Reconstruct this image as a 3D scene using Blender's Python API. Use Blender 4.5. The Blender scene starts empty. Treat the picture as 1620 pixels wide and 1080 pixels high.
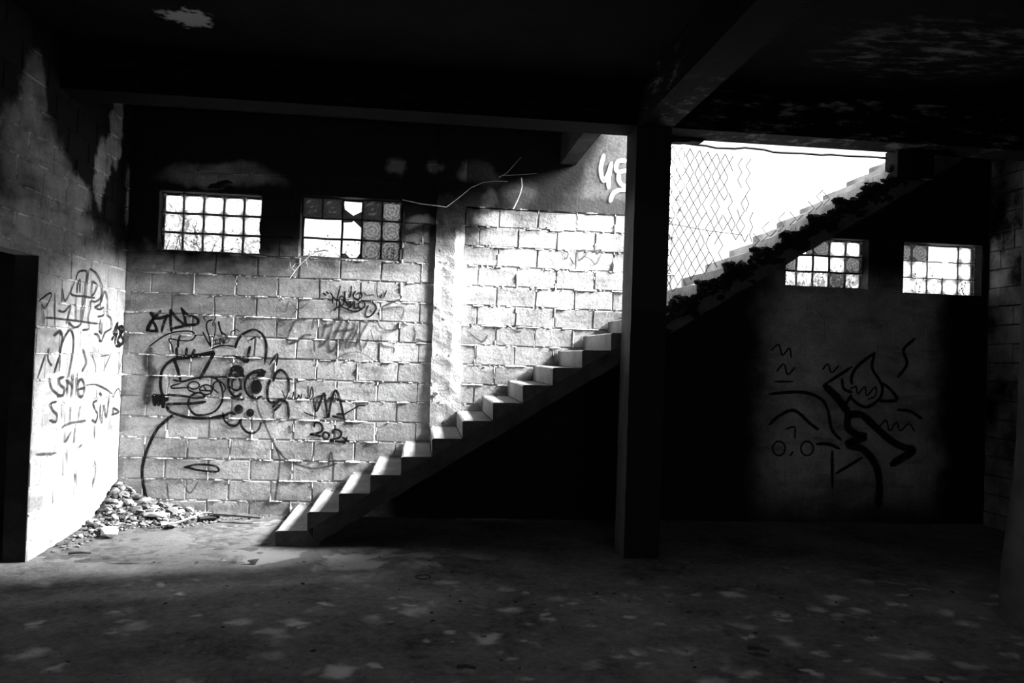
import bpy, bmesh, math, random
from mathutils import Vector, Matrix, noise as mnoise

# ------------------------------------------------------------------ camera, world, sun, exposure
scn = bpy.context.scene
COL = scn.collection
YAW, PITCH, ROLL = 0.10985, 0.0179, 0.03317
fw = Vector((math.sin(YAW)*math.cos(PITCH), math.cos(YAW)*math.cos(PITCH), math.sin(PITCH)))
r0 = Vector((math.cos(YAW), -math.sin(YAW), 0)); u0 = r0.cross(fw)
rr = math.cos(ROLL)*r0 + math.sin(ROLL)*u0
uu = -math.sin(ROLL)*r0 + math.cos(ROLL)*u0
cam_d = bpy.data.cameras.new('camera'); cam = bpy.data.objects.new('camera', cam_d); COL.objects.link(cam)
m = Matrix.Identity(4)
for i in range(3):
    m[i][0], m[i][1], m[i][2] = rr[i], uu[i], -fw[i]
m.translation = Vector((2.8571, -8.2996, 1.6347))
cam.matrix_world = m
cam_d.sensor_width = 36; cam_d.lens = 1300/1620*36; cam_d.clip_start = 0.05; cam_d.clip_end = 200
scn.camera = cam

world = bpy.data.worlds.new('overcast_sky'); scn.world = world
world.use_nodes = True
bg = world.node_tree.nodes['Background']
bg.inputs[0].default_value = (1, 1, 1, 1); bg.inputs[1].default_value = 1.7

sun_d = bpy.data.lights.new('hazy_sun', 'SUN'); sun = bpy.data.objects.new('hazy_sun', sun_d); COL.objects.link(sun)
sun_d.energy = 128.0; sun_d.angle = math.radians(33)
sun.location = (14, -2, 9)
sun.rotation_euler = Vector((1.0, -0.07, 0.60)).to_track_quat('Z', 'Y').to_euler()

vs = scn.view_settings
scn.display_settings.display_device = 'sRGB'
vs.view_transform = 'Standard'; vs.look = 'None'; vs.exposure = 0.0; vs.gamma = 1.0; vs.use_curve_mapping = False

rnd = random.Random(7)
ZA = 2.135                      # a bed joint of the block courses (every 0.2 m)
SX, SH, T, R, W = 1.7116, 0.1222, 0.25407, 0.15881, 1.269    # staircase: first nosing, going, rise, width
ZC = 3.95                       # underside of the slab
ZB = 3.60                       # underside of the beams
XR = 8.95                       # right wall
def stair_z(x): return SH - R + (x-SX)/T*R     # line through the inner corners

# ------------------------------------------------------------------ helpers
class NB:
    def __init__(s, name):
        s.m = bpy.data.materials.new(name); s.m.use_nodes = True
        s.nt = s.m.node_tree; s.nt.nodes.clear()
        s.out = s.n('ShaderNodeOutputMaterial')
        s._pos = None
    def n(s, t, **k):
        x = s.nt.nodes.new(t)
        for a, b in k.items(): setattr(x, a, b)
        return x
    def put(s, sock, v):
        if hasattr(v, 'is_linked') or hasattr(v, 'links'): s.nt.links.new(v, sock)
        else: sock.default_value = v
    def op(s, o, a, b=0.0, c=None, clamp=False):
        x = s.n('ShaderNodeMath', operation=o); x.use_clamp = clamp
        s.put(x.inputs[0], a); s.put(x.inputs[1], b)
        if c is not None: s.put(x.inputs[2], c)
        return x.outputs[0]
    def pos(s):
        if not s._pos:
            g = s.n('ShaderNodeNewGeometry'); x = s.n('ShaderNodeSeparateXYZ')
            s.nt.links.new(g.outputs['Position'], x.inputs[0])
            s._pos = (g.outputs['Position'], x.outputs[0], x.outputs[1], x.outputs[2])
        return s._pos
    def noise(s, scale, detail=4, rough=.6, vec=None, stretch=None, dist=0):
        x = s.n('ShaderNodeTexNoise'); v = vec or s.pos()[0]
        if stretch:
            mp = s.n('ShaderNodeMapping'); mp.inputs['Scale'].default_value = stretch
            s.nt.links.new(v, mp.inputs[0]); v = mp.outputs[0]
        s.nt.links.new(v, x.inputs['Vector'])
        x.inputs['Scale'].default_value = scale; x.inputs['Detail'].default_value = detail
        x.inputs['Roughness'].default_value = rough; x.inputs['Distortion'].default_value = dist
        return x.outputs['Fac']
    def smooth(s, v, a, b, lo=0.0, hi=1.0):
        x = s.n('ShaderNodeMapRange', interpolation_type='SMOOTHSTEP')
        s.put(x.inputs[0], v); s.put(x.inputs[1], a); s.put(x.inputs[2], b)
        x.inputs[3].default_value = lo; x.inputs[4].default_value = hi
        return x.outputs[0]
    def lin(s, v, a, b, lo, hi):
        x = s.n('ShaderNodeMapRange'); s.put(x.inputs[0], v)
        x.inputs[1].default_value = a; x.inputs[2].default_value = b; x.inputs[3].default_value = lo; x.inputs[4].default_value = hi
        return x.outputs[0]
    def mix(s, f, a, b):                       # grey value mix
        x = s.n('ShaderNodeMix', data_type='FLOAT'); s.put(x.inputs[0], f); s.put(x.inputs[2], a); s.put(x.inputs[3], b)
        return x.outputs[0]
    def curve(s, v, stops, v0, v1, h):         # piecewise height(v) from stops [(v,height)]
        x = s.n('ShaderNodeValToRGB'); e = x.color_ramp.elements
        s.nt.links.new(s.lin(v, v0, v1, 0, 1), x.inputs[0])
        while len(e) < len(stops): e.new(0.5)
        for i, (a, b) in enumerate(stops):
            e[i].position = (a-v0)/(v1-v0)
        for i, (a, b) in enumerate(stops):
            e[i].color = (b/h, b/h, b/h, 1)
        sp = s.n('ShaderNodeSeparateColor'); s.nt.links.new(x.outputs[0], sp.inputs[0])
        return s.op('MULTIPLY', sp.outputs[0], h)
    def ellipse(s, u, v, cu, cv, ru, rv, soft=.35):
        a = s.op('DIVIDE', s.op('SUBTRACT', u, cu), ru); b = s.op('DIVIDE', s.op('SUBTRACT', v, cv), rv)
        d = s.op('SQRT', s.op('ADD', s.op('MULTIPLY', a, a), s.op('MULTIPLY', b, b)))
        return s.smooth(d, 1-soft, 1+soft, 1.0, 0.0)
    def warp(s, v, amt, scale, seed=0):
        mp = s.n('ShaderNodeMapping'); mp.inputs['Location'].default_value = (seed*3.1, seed*1.7, seed*2.3)
        s.nt.links.new(s.pos()[0], mp.inputs[0])
        nz = s.noise(scale, 3, .6, vec=mp.outputs[0])
        return s.op('ADD', v, s.op('MULTIPLY', s.op('SUBTRACT', nz, .5), amt))
    def rand(s):
        return s.n('ShaderNodeObjectInfo').outputs['Random']
    def finish(s, grey, rough=.9, bump=None, dist=.01, strength=.5, spec=.15):
        b = s.n('ShaderNodeBsdfPrincipled'); cc = s.n('ShaderNodeCombineColor')
        for i in range(3): s.put(cc.inputs[i], grey)
        s.nt.links.new(cc.outputs[0], b.inputs['Base Color'])
        s.put(b.inputs['Roughness'], rough); b.inputs['Specular IOR Level'].default_value = spec
        if bump is not None:
            bp = s.n('ShaderNodeBump'); bp.inputs['Distance'].default_value = dist; bp.inputs['Strength'].default_value = strength
            s.put(bp.inputs['Height'], bump); s.nt.links.new(bp.outputs[0], b.inputs['Normal'])
        s.nt.links.new(b.outputs[0], s.out.inputs[0])
        return s.m

class MB:
    def __init__(s): s.v = []; s.f = []
    def add(s, vs, fs):
        o = len(s.v); s.v += [tuple(x) for x in vs]; s.f += [tuple(i+o for i in f) for f in fs]
    def box(s, x0, x1, y0, y1, z0, z1):
        s.add([(x0,y0,z0),(x1,y0,z0),(x1,y1,z0),(x0,y1,z0),(x0,y0,z1),(x1,y0,z1),(x1,y1,z1),(x0,y1,z1)],
              [(0,3,2,1),(4,5,6,7),(0,1,5,4),(1,2,6,5),(2,3,7,6),(3,0,4,7)])
    def prism(s, poly, y0, y1):                 # polygon in xz (counter-clockwise seen from -y), extruded along y
        n = len(poly)
        s.add([(x, y0, z) for x, z in poly]+[(x, y1, z) for x, z in poly],
              [tuple(range(n)), tuple(range(2*n-1, n-1, -1))]+[(i, n+i, n+(i+1) % n, (i+1) % n) for i in range(n)])
    def tube(s, pts, r, k=4, taper=1.0):
        pts = [Vector(p) for p in pts]; base = len(s.v); n = len(pts)
        for i, p in enumerate(pts):
            t = (pts[min(i+1, n-1)]-pts[max(i-1, 0)])
            t = t.normalized() if t.length > 1e-9 else Vector((0, 0, 1))
            a = t.cross(Vector((.31, .92, .23))).normalized(); b = t.cross(a)
            q = r*(1+(taper-1)*i/max(1, n-1))
            for j in range(k):
                w = 2*math.pi*j/k; s.v.append(tuple(p+q*(math.cos(w)*a+math.sin(w)*b)))
        for i in range(n-1):
            for j in range(k):
                A = base+i*k+j; B = base+i*k+(j+1) % k
                s.f.append((A, B, B+k, A+k))
        s.f.append(tuple(base+j for j in range(k))[::-1]); s.f.append(tuple(base+(n-1)*k+j for j in range(k)))
    def mesh(s, name):
        me = bpy.data.meshes.new(name); me.from_pydata(s.v, [], s.f); me.update(); return me

def obj(name, me, mat=None, parent=None, loc=None, rot=None, scale=None, kind=None, label=None, cat=None, group=None):
    if isinstance(me, MB): me = me.mesh(name)
    o = bpy.data.objects.new(name, me); COL.objects.link(o)
    if mat and me is not None and not me.materials: me.materials.append(mat)
    if parent: o.parent = parent
    if loc: o.location = loc
    if rot: o.rotation_euler = rot
    if scale: o.scale = scale
    if kind: o['kind'] = kind
    if label: o['label'] = label
    if cat: o['category'] = cat
    if group: o['group'] = group
    return o
def empty(name, loc=(0, 0, 0), **k):
    return obj(name, None, loc=loc, **k)
def lump_mesh(seed, name='chunk', flat=1.0, sub=1, jit=.28):
    r = random.Random(seed); bm = bmesh.new(); bmesh.ops.create_icosphere(bm, subdivisions=sub, radius=.5)
    for v in bm.verts:
        v.co *= 1+r.uniform(-jit, jit); v.co.z *= flat
        v.co.x = max(-.42, min(.42, v.co.x)); v.co.y = max(-.40, min(.40, v.co.y))
    me = bpy.data.meshes.new(name); bm.to_mesh(me); bm.free(); return me
def add_lump(mb, seed, c, s, flat=1.0, jit=.3):
    r = random.Random(seed); bm = bmesh.new(); bmesh.ops.create_icosphere(bm, subdivisions=1, radius=.5)
    e = Matrix.Rotation(r.uniform(0, 6.28), 3, 'Z') @ Matrix.Rotation(r.uniform(-.5, .5), 3, 'X')
    bm.verts.ensure_lookup_table()
    vs = []
    for v in bm.verts:
        q = v.co*(1+r.uniform(-jit, jit)); q.z *= flat; q = e @ q
        vs.append((c[0]+q.x*s, c[1]+q.y*s, c[2]+q.z*s))
    mb.add(vs, [tuple(w.index for w in f.verts) for f in bm.faces]); bm.free()

# ------------------------------------------------------------------ soot masks (fire-blackened upper walls; the back one also holds painted shade)
def soot_shade_back(b):
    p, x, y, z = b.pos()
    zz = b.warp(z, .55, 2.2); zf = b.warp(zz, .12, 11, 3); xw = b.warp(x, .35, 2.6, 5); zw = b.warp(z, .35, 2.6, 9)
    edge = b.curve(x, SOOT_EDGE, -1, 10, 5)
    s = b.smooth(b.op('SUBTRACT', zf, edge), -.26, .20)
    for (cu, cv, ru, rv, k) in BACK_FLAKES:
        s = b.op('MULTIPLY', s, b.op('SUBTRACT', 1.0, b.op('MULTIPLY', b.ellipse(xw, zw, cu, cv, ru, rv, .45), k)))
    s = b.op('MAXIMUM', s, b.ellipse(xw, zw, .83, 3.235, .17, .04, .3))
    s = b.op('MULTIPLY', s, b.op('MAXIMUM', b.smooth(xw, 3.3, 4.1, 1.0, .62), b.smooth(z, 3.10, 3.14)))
    # right part of the wall: painted shade around one painted pool of light
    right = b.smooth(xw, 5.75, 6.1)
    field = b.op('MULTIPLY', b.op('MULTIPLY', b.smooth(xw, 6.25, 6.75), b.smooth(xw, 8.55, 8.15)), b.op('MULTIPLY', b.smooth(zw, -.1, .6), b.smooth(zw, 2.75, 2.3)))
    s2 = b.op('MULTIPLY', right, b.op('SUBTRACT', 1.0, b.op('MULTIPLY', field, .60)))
    # shade under the stairs, painted dark into the wall colour
    stair_shade = b.op('MULTIPLY', b.smooth(b.op('SUBTRACT', z, b.op('MULTIPLY_ADD', xw, R/T, SH-R-SX*R/T-.02)), .0, -.16), b.op('MULTIPLY', b.smooth(xw, 2.2, 2.7), b.smooth(xw, 6.5, 6.1)))
    return b.op('MAXIMUM', b.op('MAXIMUM', s, s2), stair_shade)
SOOT_EDGE = [(-1, 2.46), (0.3, 2.44), (0.9, 2.40), (1.5, 2.50), (2.4, 2.62), (2.95, 2.62), (3.3, 2.74), (4.0, 2.90), (4.4, 3.35), (4.75, 4.2), (10, 4.2)]
BACK_FLAKES = [(.85, 3.32, .50, .11, .42), (2.53, 3.50, .10, .07, .30), (2.92, 3.52, .06, .07, .30), (3.38, 3.47, .20, .09, .5), (3.78, 3.28, .17, .14, .75),
               (3.46, 3.26, .06, .10, .6), (3.6, 3.02, .20, .10, .9), (3.75, 2.80, .30, .10, .8), (2.85, 2.95, .14, .05, .25), (2.8, 2.78, .14, .06, .25)]
def soot_left(b):
    p, x, y, z = b.pos()
    yw = b.warp(b.warp(y, .30, 3.0, 2), .12, 13, 8); zw = b.warp(b.warp(z, .30, 3.0, 4), .12, 13, 9); zf = b.warp(b.warp(z, .3, 2.5, 1), .10, 12, 6)
    edge = b.curve(y, [(-4, 2.5), (-2.2, 2.58), (-1.5, 2.70), (-1.0, 2.70), (-.75, 2.58), (0, 2.50)], -4, 0, 5)
    s = b.smooth(b.op('SUBTRACT', zf, edge), -.12, .14)
    for (cu, cv, ru, rv, k) in [(-1.25, 2.84, .33, .17, .95), (-.73, 3.10, .13, .30, .97), (-.40, 3.62, .16, .34, .9), (-.60, 3.3, .10, .2, .8),
                                (-1.98, 2.95, .48, .40, .50), (-1.65, 2.92, .35, .22, .6), (-2.0, 3.45, .20, .28, .42), (-2.05, 3.0, .2, .12, .5), (-.05, 3.05, .05, .3, .6)]:
        s = b.op('MULTIPLY', s, b.op('SUBTRACT', 1.0, b.op('MULTIPLY', b.ellipse(yw, zw, cu, cv, ru, rv, .22), k)))
    return s

# ------------------------------------------------------------------ materials
def m_block(name, lo, hi, soot=None, bump_d=.010, rnd_amt=.12):  # soot: soot mask; the back wall's also holds painted shade
    b = NB(name); g = b.lin(b.noise(3.2, 4, .65), .3, .7, lo, hi)
    g = b.op('ADD', g, b.lin(b.noise(38, 4, .7), .25, .75, -.10, .10))
    g = b.op('MULTIPLY', g, b.lin(b.rand(), 0, 1, 1-rnd_amt, 1+rnd_amt))
    pits = b.smooth(b.noise(70, 2, .5), .62, .70); g = b.op('MULTIPLY', g, b.op('SUBTRACT', 1.0, b.op('MULTIPLY', pits, .45)))
    sm = b.smooth(b.noise(2.1, 3, .65, stretch=(.55, .55, 2.0)), .50, .64); g = b.op('MULTIPLY', g, b.op('SUBTRACT', 1.0, b.op('MULTIPLY', sm, .38)))
    sc = b.smooth(b.noise(9, 4, .8), .60, .72); g = b.mix(b.op('MULTIPLY', sc, .45), g, hi*1.5)
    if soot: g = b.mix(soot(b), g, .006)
    g = b.op('MAXIMUM', g, .004)
    bmp = b.noise(18, 5, .75)
    return b.finish(g, .92, bmp, bump_d, .8)
M_block = m_block('painted_concrete_block', .24, .50, soot_shade_back)
M_mortar = m_block('pale_mortar', .36, .70, soot_shade_back, .008, 0)
M_joint = m_block('recessed_mortar', .26, .5, soot_shade_back, .01, 0)
M_ridgeL = m_block('white_squeezed_mortar', .50, .85, soot_left, .006, 0)
M_blockL = m_block('whitewashed_block', .25, .50, soot_left, .005, .05)
M_mortarL = m_block('whitewashed_joint', .24, .52, soot_left, .006, 0)
def m_simple(name, lo, hi, scale=4, rough=.9, bump=.01, stretch=None, spec=.1, bscale=18):
    b = NB(name); g = b.lin(b.noise(scale, 6, .65, stretch=stretch), .3, .7, lo, hi); g = b.op('MAXIMUM', g, .002)
    return b.finish(g, rough, b.noise(bscale, 3, .7), bump, .7, spec)
M_blackconc = m_simple('black_concrete', .002, .010)
M_dark = m_simple('dark_concrete', .012, .045)
M_rightblock = m_simple('smoke_greyed_block', -.10, .34, 1.5)
M_wallplain = m_simple('dim_plaster', .05, .12, 2)
M_wire = m_simple('rusty_wire', .02, .05)
M_twig = m_simple('dry_twig_bark', .30, .55, 20)
M_twigdark = m_simple('dark_stem', .03, .08, 20)
M_pale = m_simple('pale_plaster_rubble', .16, .36, 9)
M_grey = m_simple('grey_concrete_rubble', .06, .18, 9)
M_darkrub = m_simple('charred_rubble', .02, .06, 9)
M_soil = m_simple('dusty_soil', .03, .12, 9)
M_leaf = m_simple('pale_leaf', .10, .40, 3)
M_grout = m_simple('dirty_grout', .01, .035, 20)
M_ground = m_simple('outside_ground', .15, .3, 1)
M_post = m_simple('grey_rendered_post', .07, .13, 5)

def m_plaster():
    b = NB('stained_plaster'); p, x, y, z = b.pos()
    g = b.lin(b.noise(2.4, 6, .7, stretch=(1, 1, .5)), .3, .7, .05, .15)
    g = b.op('ADD', g, b.lin(b.noise(30, 4, .7), .3, .7, -.03, .03))
    band = b.ellipse(b.warp(x, .3, 2, 1), b.warp(z, .1, 5, 2), 4.4, 3.2, 1.0, .09, .4)
    g = b.mix(b.op('MULTIPLY', band, .75), g, .03)
    g = b.mix(b.op('MULTIPLY', b.smooth(b.warp(x, .3, 4, 3), 5.0, 5.35), b.smooth(b.noise(7, 4, .6), .36, .5)), g, .75)  # right end lightened in colour, imitating light washing over the plaster
    g = b.mix(soot_shade_back(b), g, .006)
    return b.finish(b.op('MAXIMUM', g, .004), .9, b.noise(25, 6, .7), .006, .7)
M_plaster = m_plaster()
def m_pilaster():
    b = NB('rough_pilaster_concrete'); p, x, y, z = b.pos()
    g = b.lin(b.noise(5, 6, .7), .3, .7, .22, .52)
    holes = b.smooth(b.noise(16, 2, .4), .66, .70); g = b.op('MULTIPLY', g, b.op('SUBTRACT', 1.0, b.op('MULTIPLY', holes, .8)))
    strip = b.op('MULTIPLY', b.smooth(b.warp(x, .05, 8), 3.15, 3.17), b.op('MULTIPLY', b.smooth(b.warp(z, .2, 5, 7), 2.95, 2.75), b.smooth(z, 1.0, 1.3)))
    g = b.mix(b.op('MULTIPLY', strip, .6), g, .85)
    st = b.op('MULTIPLY', soot_shade_back(b), b.op('SUBTRACT', 1.0, b.op('MULTIPLY', strip, .75)))
    return b.finish(b.op('MAXIMUM', b.mix(st, g, .006), .004), .92, b.noise(22, 6, .75), .015, .9)
M_pil = m_pilaster()
def m_ceiling():
    b = NB('sooty_ceiling'); p, x, y, z = b.pos()
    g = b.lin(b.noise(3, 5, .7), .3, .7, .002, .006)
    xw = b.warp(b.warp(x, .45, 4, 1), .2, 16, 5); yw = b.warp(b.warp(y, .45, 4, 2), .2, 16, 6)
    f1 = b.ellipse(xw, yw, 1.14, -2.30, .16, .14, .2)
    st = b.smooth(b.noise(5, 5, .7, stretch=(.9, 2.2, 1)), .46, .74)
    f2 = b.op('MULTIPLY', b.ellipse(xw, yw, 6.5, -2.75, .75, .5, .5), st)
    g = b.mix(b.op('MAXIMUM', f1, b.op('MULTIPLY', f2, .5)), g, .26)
    return b.finish(g, .95, b.noise(14, 6, .7), .012, .7, .05)
M_ceil = m_ceiling()
def m_beam():
    b = NB('sooty_beam_concrete'); p, x, y, z = b.pos()
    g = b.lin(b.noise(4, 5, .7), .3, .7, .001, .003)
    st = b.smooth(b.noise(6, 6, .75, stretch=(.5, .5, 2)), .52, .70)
    k = b.op('ADD', b.smooth(x, 4.9, 5.6, 0, .35), b.op('MULTIPLY', b.op('MULTIPLY', b.smooth(y, -3.2, -2.2), b.smooth(y, -1.55, -1.9)), .5))  # pale streaks painted where the beams catch light
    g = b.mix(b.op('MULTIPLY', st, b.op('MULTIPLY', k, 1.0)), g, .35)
    return b.finish(g, .95, b.noise(16, 6, .7), .012, .7, .05)
M_beam = m_beam()
def m_column():
    b = NB('stained_column_concrete'); p, x, y, z = b.pos()
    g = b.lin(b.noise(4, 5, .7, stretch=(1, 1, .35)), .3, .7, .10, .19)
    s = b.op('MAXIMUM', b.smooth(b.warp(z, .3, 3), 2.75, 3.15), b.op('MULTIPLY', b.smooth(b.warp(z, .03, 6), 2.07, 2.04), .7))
    front = b.smooth(y, -1.585, -1.60); g = b.mix(front, g, .014)  # front face darkened in colour to imitate its shade
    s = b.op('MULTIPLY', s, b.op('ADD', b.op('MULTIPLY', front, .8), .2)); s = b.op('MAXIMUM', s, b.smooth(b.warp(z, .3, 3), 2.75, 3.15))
    return b.finish(b.op('MAXIMUM', b.mix(s, g, .006), .004), .9, b.noise(20, 6, .7), .008, .7)
M_col = m_column()
def m_step():
    b = NB('worn_step_concrete'); p, x, y, z = b.pos()
    g = b.lin(b.noise(5, 6, .65, stretch=(1, .5, 1)), .3, .7, .22, .40)
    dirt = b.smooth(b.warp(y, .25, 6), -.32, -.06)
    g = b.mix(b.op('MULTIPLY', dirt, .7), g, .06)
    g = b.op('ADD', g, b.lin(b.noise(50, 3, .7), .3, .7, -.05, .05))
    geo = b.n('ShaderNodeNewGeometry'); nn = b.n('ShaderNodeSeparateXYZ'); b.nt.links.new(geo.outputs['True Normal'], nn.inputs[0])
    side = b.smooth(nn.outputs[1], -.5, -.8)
    g = b.mix(side, g, b.lin(b.noise(6, 5, .7), .3, .7, .03, .09))  # outer side faces painted dark to stand for shade
    return b.finish(b.op('MAXIMUM', g, .02), .9, b.noise(24, 6, .7), .006, .8)
M_step = m_step()
def m_slab():
    b = NB('shaded_stair_slab'); g = b.lin(b.noise(4, 6, .7), .3, .7, .02, .06)  # dark base paints in the shade beneath the stairs
    return b.finish(g, .95, b.noise(18, 6, .75), .012, .9)
M_slab = m_slab()
def m_floor():
    b = NB('dirty_concrete_floor'); p, x, y, z = b.pos()
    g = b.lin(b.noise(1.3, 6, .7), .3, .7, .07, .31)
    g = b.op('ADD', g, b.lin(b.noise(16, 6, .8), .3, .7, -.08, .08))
    worn_lit = b.op('MULTIPLY', b.smooth(b.noise(2.3, 5, .6, dist=.4), .46, .57), b.ellipse(b.warp(x, .5, 2), b.warp(y, .3, 3), 2.3, -1.65, 1.1, .35, .25))  # pale worn patch, brightened further to paint light falling before the stairs
    g = b.mix(worn_lit, g, .55)
    near = b.ellipse(x, y, .95, -1.15, 1.15, .75, .4); g = b.mix(b.op('MULTIPLY', near, .8), g, .075)  # floor colour lowered here to tone down the strong light
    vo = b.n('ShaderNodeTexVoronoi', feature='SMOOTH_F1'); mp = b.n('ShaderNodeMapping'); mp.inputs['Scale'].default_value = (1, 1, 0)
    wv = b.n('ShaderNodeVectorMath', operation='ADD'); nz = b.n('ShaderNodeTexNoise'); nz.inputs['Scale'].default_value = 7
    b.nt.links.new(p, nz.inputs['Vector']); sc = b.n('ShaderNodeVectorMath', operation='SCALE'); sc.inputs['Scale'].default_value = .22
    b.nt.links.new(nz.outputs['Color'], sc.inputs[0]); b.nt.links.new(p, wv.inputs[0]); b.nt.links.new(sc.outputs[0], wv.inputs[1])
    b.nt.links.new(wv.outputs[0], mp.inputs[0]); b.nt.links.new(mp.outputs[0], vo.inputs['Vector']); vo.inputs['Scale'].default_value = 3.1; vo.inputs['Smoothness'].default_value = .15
    spots = b.op('MULTIPLY', b.smooth(vo.outputs['Distance'], .38, .08), b.smooth(b.noise(1.9, 3, .5), .42, .56))  # sun dapples painted into the floor colour
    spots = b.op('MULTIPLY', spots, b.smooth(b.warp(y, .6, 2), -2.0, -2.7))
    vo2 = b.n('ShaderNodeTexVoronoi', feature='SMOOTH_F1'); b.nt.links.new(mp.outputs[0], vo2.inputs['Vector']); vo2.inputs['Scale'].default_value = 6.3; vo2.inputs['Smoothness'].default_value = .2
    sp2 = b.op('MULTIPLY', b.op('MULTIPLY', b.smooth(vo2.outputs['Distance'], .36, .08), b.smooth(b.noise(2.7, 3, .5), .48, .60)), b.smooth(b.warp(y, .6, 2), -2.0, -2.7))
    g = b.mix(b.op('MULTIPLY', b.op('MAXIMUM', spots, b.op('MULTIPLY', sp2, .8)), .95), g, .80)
    bit = b.smooth(b.noise(45, 2, .5), .68, .72); g = b.op('MULTIPLY', g, b.op('SUBTRACT', 1.0, b.op('MULTIPLY', bit, .7)))
    return b.finish(b.op('MAXIMUM', g, .02), .92, b.noise(14, 6, .78), .012, .8)
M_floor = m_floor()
def m_glass(name, clear, dirt_lo, dirt_hi, RA=.5):
    b = NB(name); tc = b.n('ShaderNodeTexCoord'); oc = tc.outputs['Object']
    oi = b.n('ShaderNodeObjectInfo'); ad = b.n('ShaderNodeVectorMath', operation='ADD'); b.nt.links.new(oc, ad.inputs[0])
    sc = b.n('ShaderNodeVectorMath', operation='SCALE'); b.nt.links.new(oi.outputs['Location'], sc.inputs[0]); sc.inputs['Scale'].default_value = 3.7
    b.nt.links.new(sc.outputs[0], ad.inputs[1])
    sp = b.n('ShaderNodeSeparateXYZ'); b.nt.links.new(oc, sp.inputs[0])
    r = b.op('SQRT', b.op('ADD', b.op('MULTIPLY', sp.outputs[0], sp.outputs[0]), b.op('MULTIPLY', sp.outputs[2], sp.outputs[2])))
    nz = b.noise(9, 6, .7, vec=ad.outputs[0], dist=1.2); nz2 = b.noise(26, 4, .7, vec=ad.outputs[0], dist=.6)
    ring = b.op('ABSOLUTE', b.op('SINE', b.op('MULTIPLY', b.op('ADD', r, b.op('MULTIPLY', nz, .10)), 17)))
    d = b.op('ADD', b.op('MULTIPLY', b.smooth(nz, dirt_lo, dirt_hi), .8), b.op('MULTIPLY', b.op('MULTIPLY', b.smooth(ring, .75, .97), b.smooth(nz2, .35, .6)), RA))
    d = b.op('ADD', d, b.smooth(r, .50, .66, 0, .7), clamp=True)
    t = b.n('ShaderNodeBsdfTransparent'); t.inputs[0].default_value = (clear, clear, clear, 1)
    df = b.n('ShaderNodeBsdfDiffuse'); df.inputs[0].default_value = (.06, .06, .06, 1)
    tl = b.n('ShaderNodeBsdfTranslucent'); tl.inputs[0].default_value = (.10, .10, .10, 1)
    ds = b.n('ShaderNodeAddShader'); b.nt.links.new(df.outputs[0], ds.inputs[0]); b.nt.links.new(tl.outputs[0], ds.inputs[1])
    mx = b.n('ShaderNodeMixShader'); b.put(mx.inputs[0], d); b.nt.links.new(t.outputs[0], mx.inputs[1]); b.nt.links.new(ds.outputs[0], mx.inputs[2])
    gl = b.n('ShaderNodeBsdfGlossy'); gl.inputs['Roughness'].default_value = .15
    m2 = b.n('ShaderNodeMixShader'); m2.inputs[0].default_value = .04; b.nt.links.new(mx.outputs[0], m2.inputs[1]); b.nt.links.new(gl.outputs[0], m2.inputs[2])
    b.nt.links.new(m2.outputs[0], b.out.inputs[0]); return b.m
M_glass = m_glass('clear_glass_block', .95, .54, .70, .22)
M_glassd = m_glass('dirty_glass_block', .45, .42, .66, .6)
M_glassk = m_glass('blackened_glass_block', .05, .30, .50)
def m_spray(name, grey, alpha, soft):
    b = NB(name); tc = b.n('ShaderNodeTexCoord'); sp = b.n('ShaderNodeSeparateXYZ'); b.nt.links.new(tc.outputs['UV'], sp.inputs[0])
    d = b.op('ABSOLUTE', b.op('SUBTRACT', b.op('MULTIPLY', sp.outputs[1], 2.0), 1.0))
    a = b.smooth(d, 1.0-soft, 1.0, 1.0, 0.0)
    a = b.op('MULTIPLY', a, b.lin(b.noise(14, 5, .7), .3, .65, alpha*.55, alpha), clamp=True)
    t = b.n('ShaderNodeBsdfTransparent'); df = b.n('ShaderNodeBsdfDiffuse'); df.inputs[0].default_value = (grey, grey, grey, 1)
    mx = b.n('ShaderNodeMixShader'); b.put(mx.inputs[0], a); b.nt.links.new(t.outputs[0], mx.inputs[1]); b.nt.links.new(df.outputs[0], mx.inputs[2])
    b.nt.links.new(mx.outputs[0], b.out.inputs[0]); return b.m
M_black = m_spray('black_spray_paint', .012, 1.25, .45)
M_greyp = m_spray('grey_spray_paint', .045, .98, .75)
M_faint = m_spray('faint_spray_paint', .08, .45, .8)
M_mid = m_spray('thin_dark_spray_paint', .03, 1.1, .6)
M_white = m_spray('white_spray_paint', .85, 1.3, .35)

# ------------------------------------------------------------------ floor
def grid_floor():
    b = MB(); nx, ny = 124, 116; x0, x1, y0, y1 = -3.2, 9.3, -11.3, .22
    for j in range(ny+1):
        for i in range(nx+1):
            x = x0+(x1-x0)*i/nx; y = y0+(y1-y0)*j/ny
            b.v.append((x, y, .012*mnoise.noise(Vector((x*1.5, y*1.5, 0)))+.006*mnoise.noise(Vector((x*5, y*5, 3)))-.012))
    for j in range(ny):
        for i in range(nx):
            a = j*(nx+1)+i; b.f.append((a, a+1, a+nx+2, a+nx+1))
    me = b.mesh('floor')
    for p in me.polygons: p.use_smooth = True
    return me
obj('floor', grid_floor(), M_floor, kind='structure', label='dirty grey concrete floor with painted sun dapples and grit', cat='floor')

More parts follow.
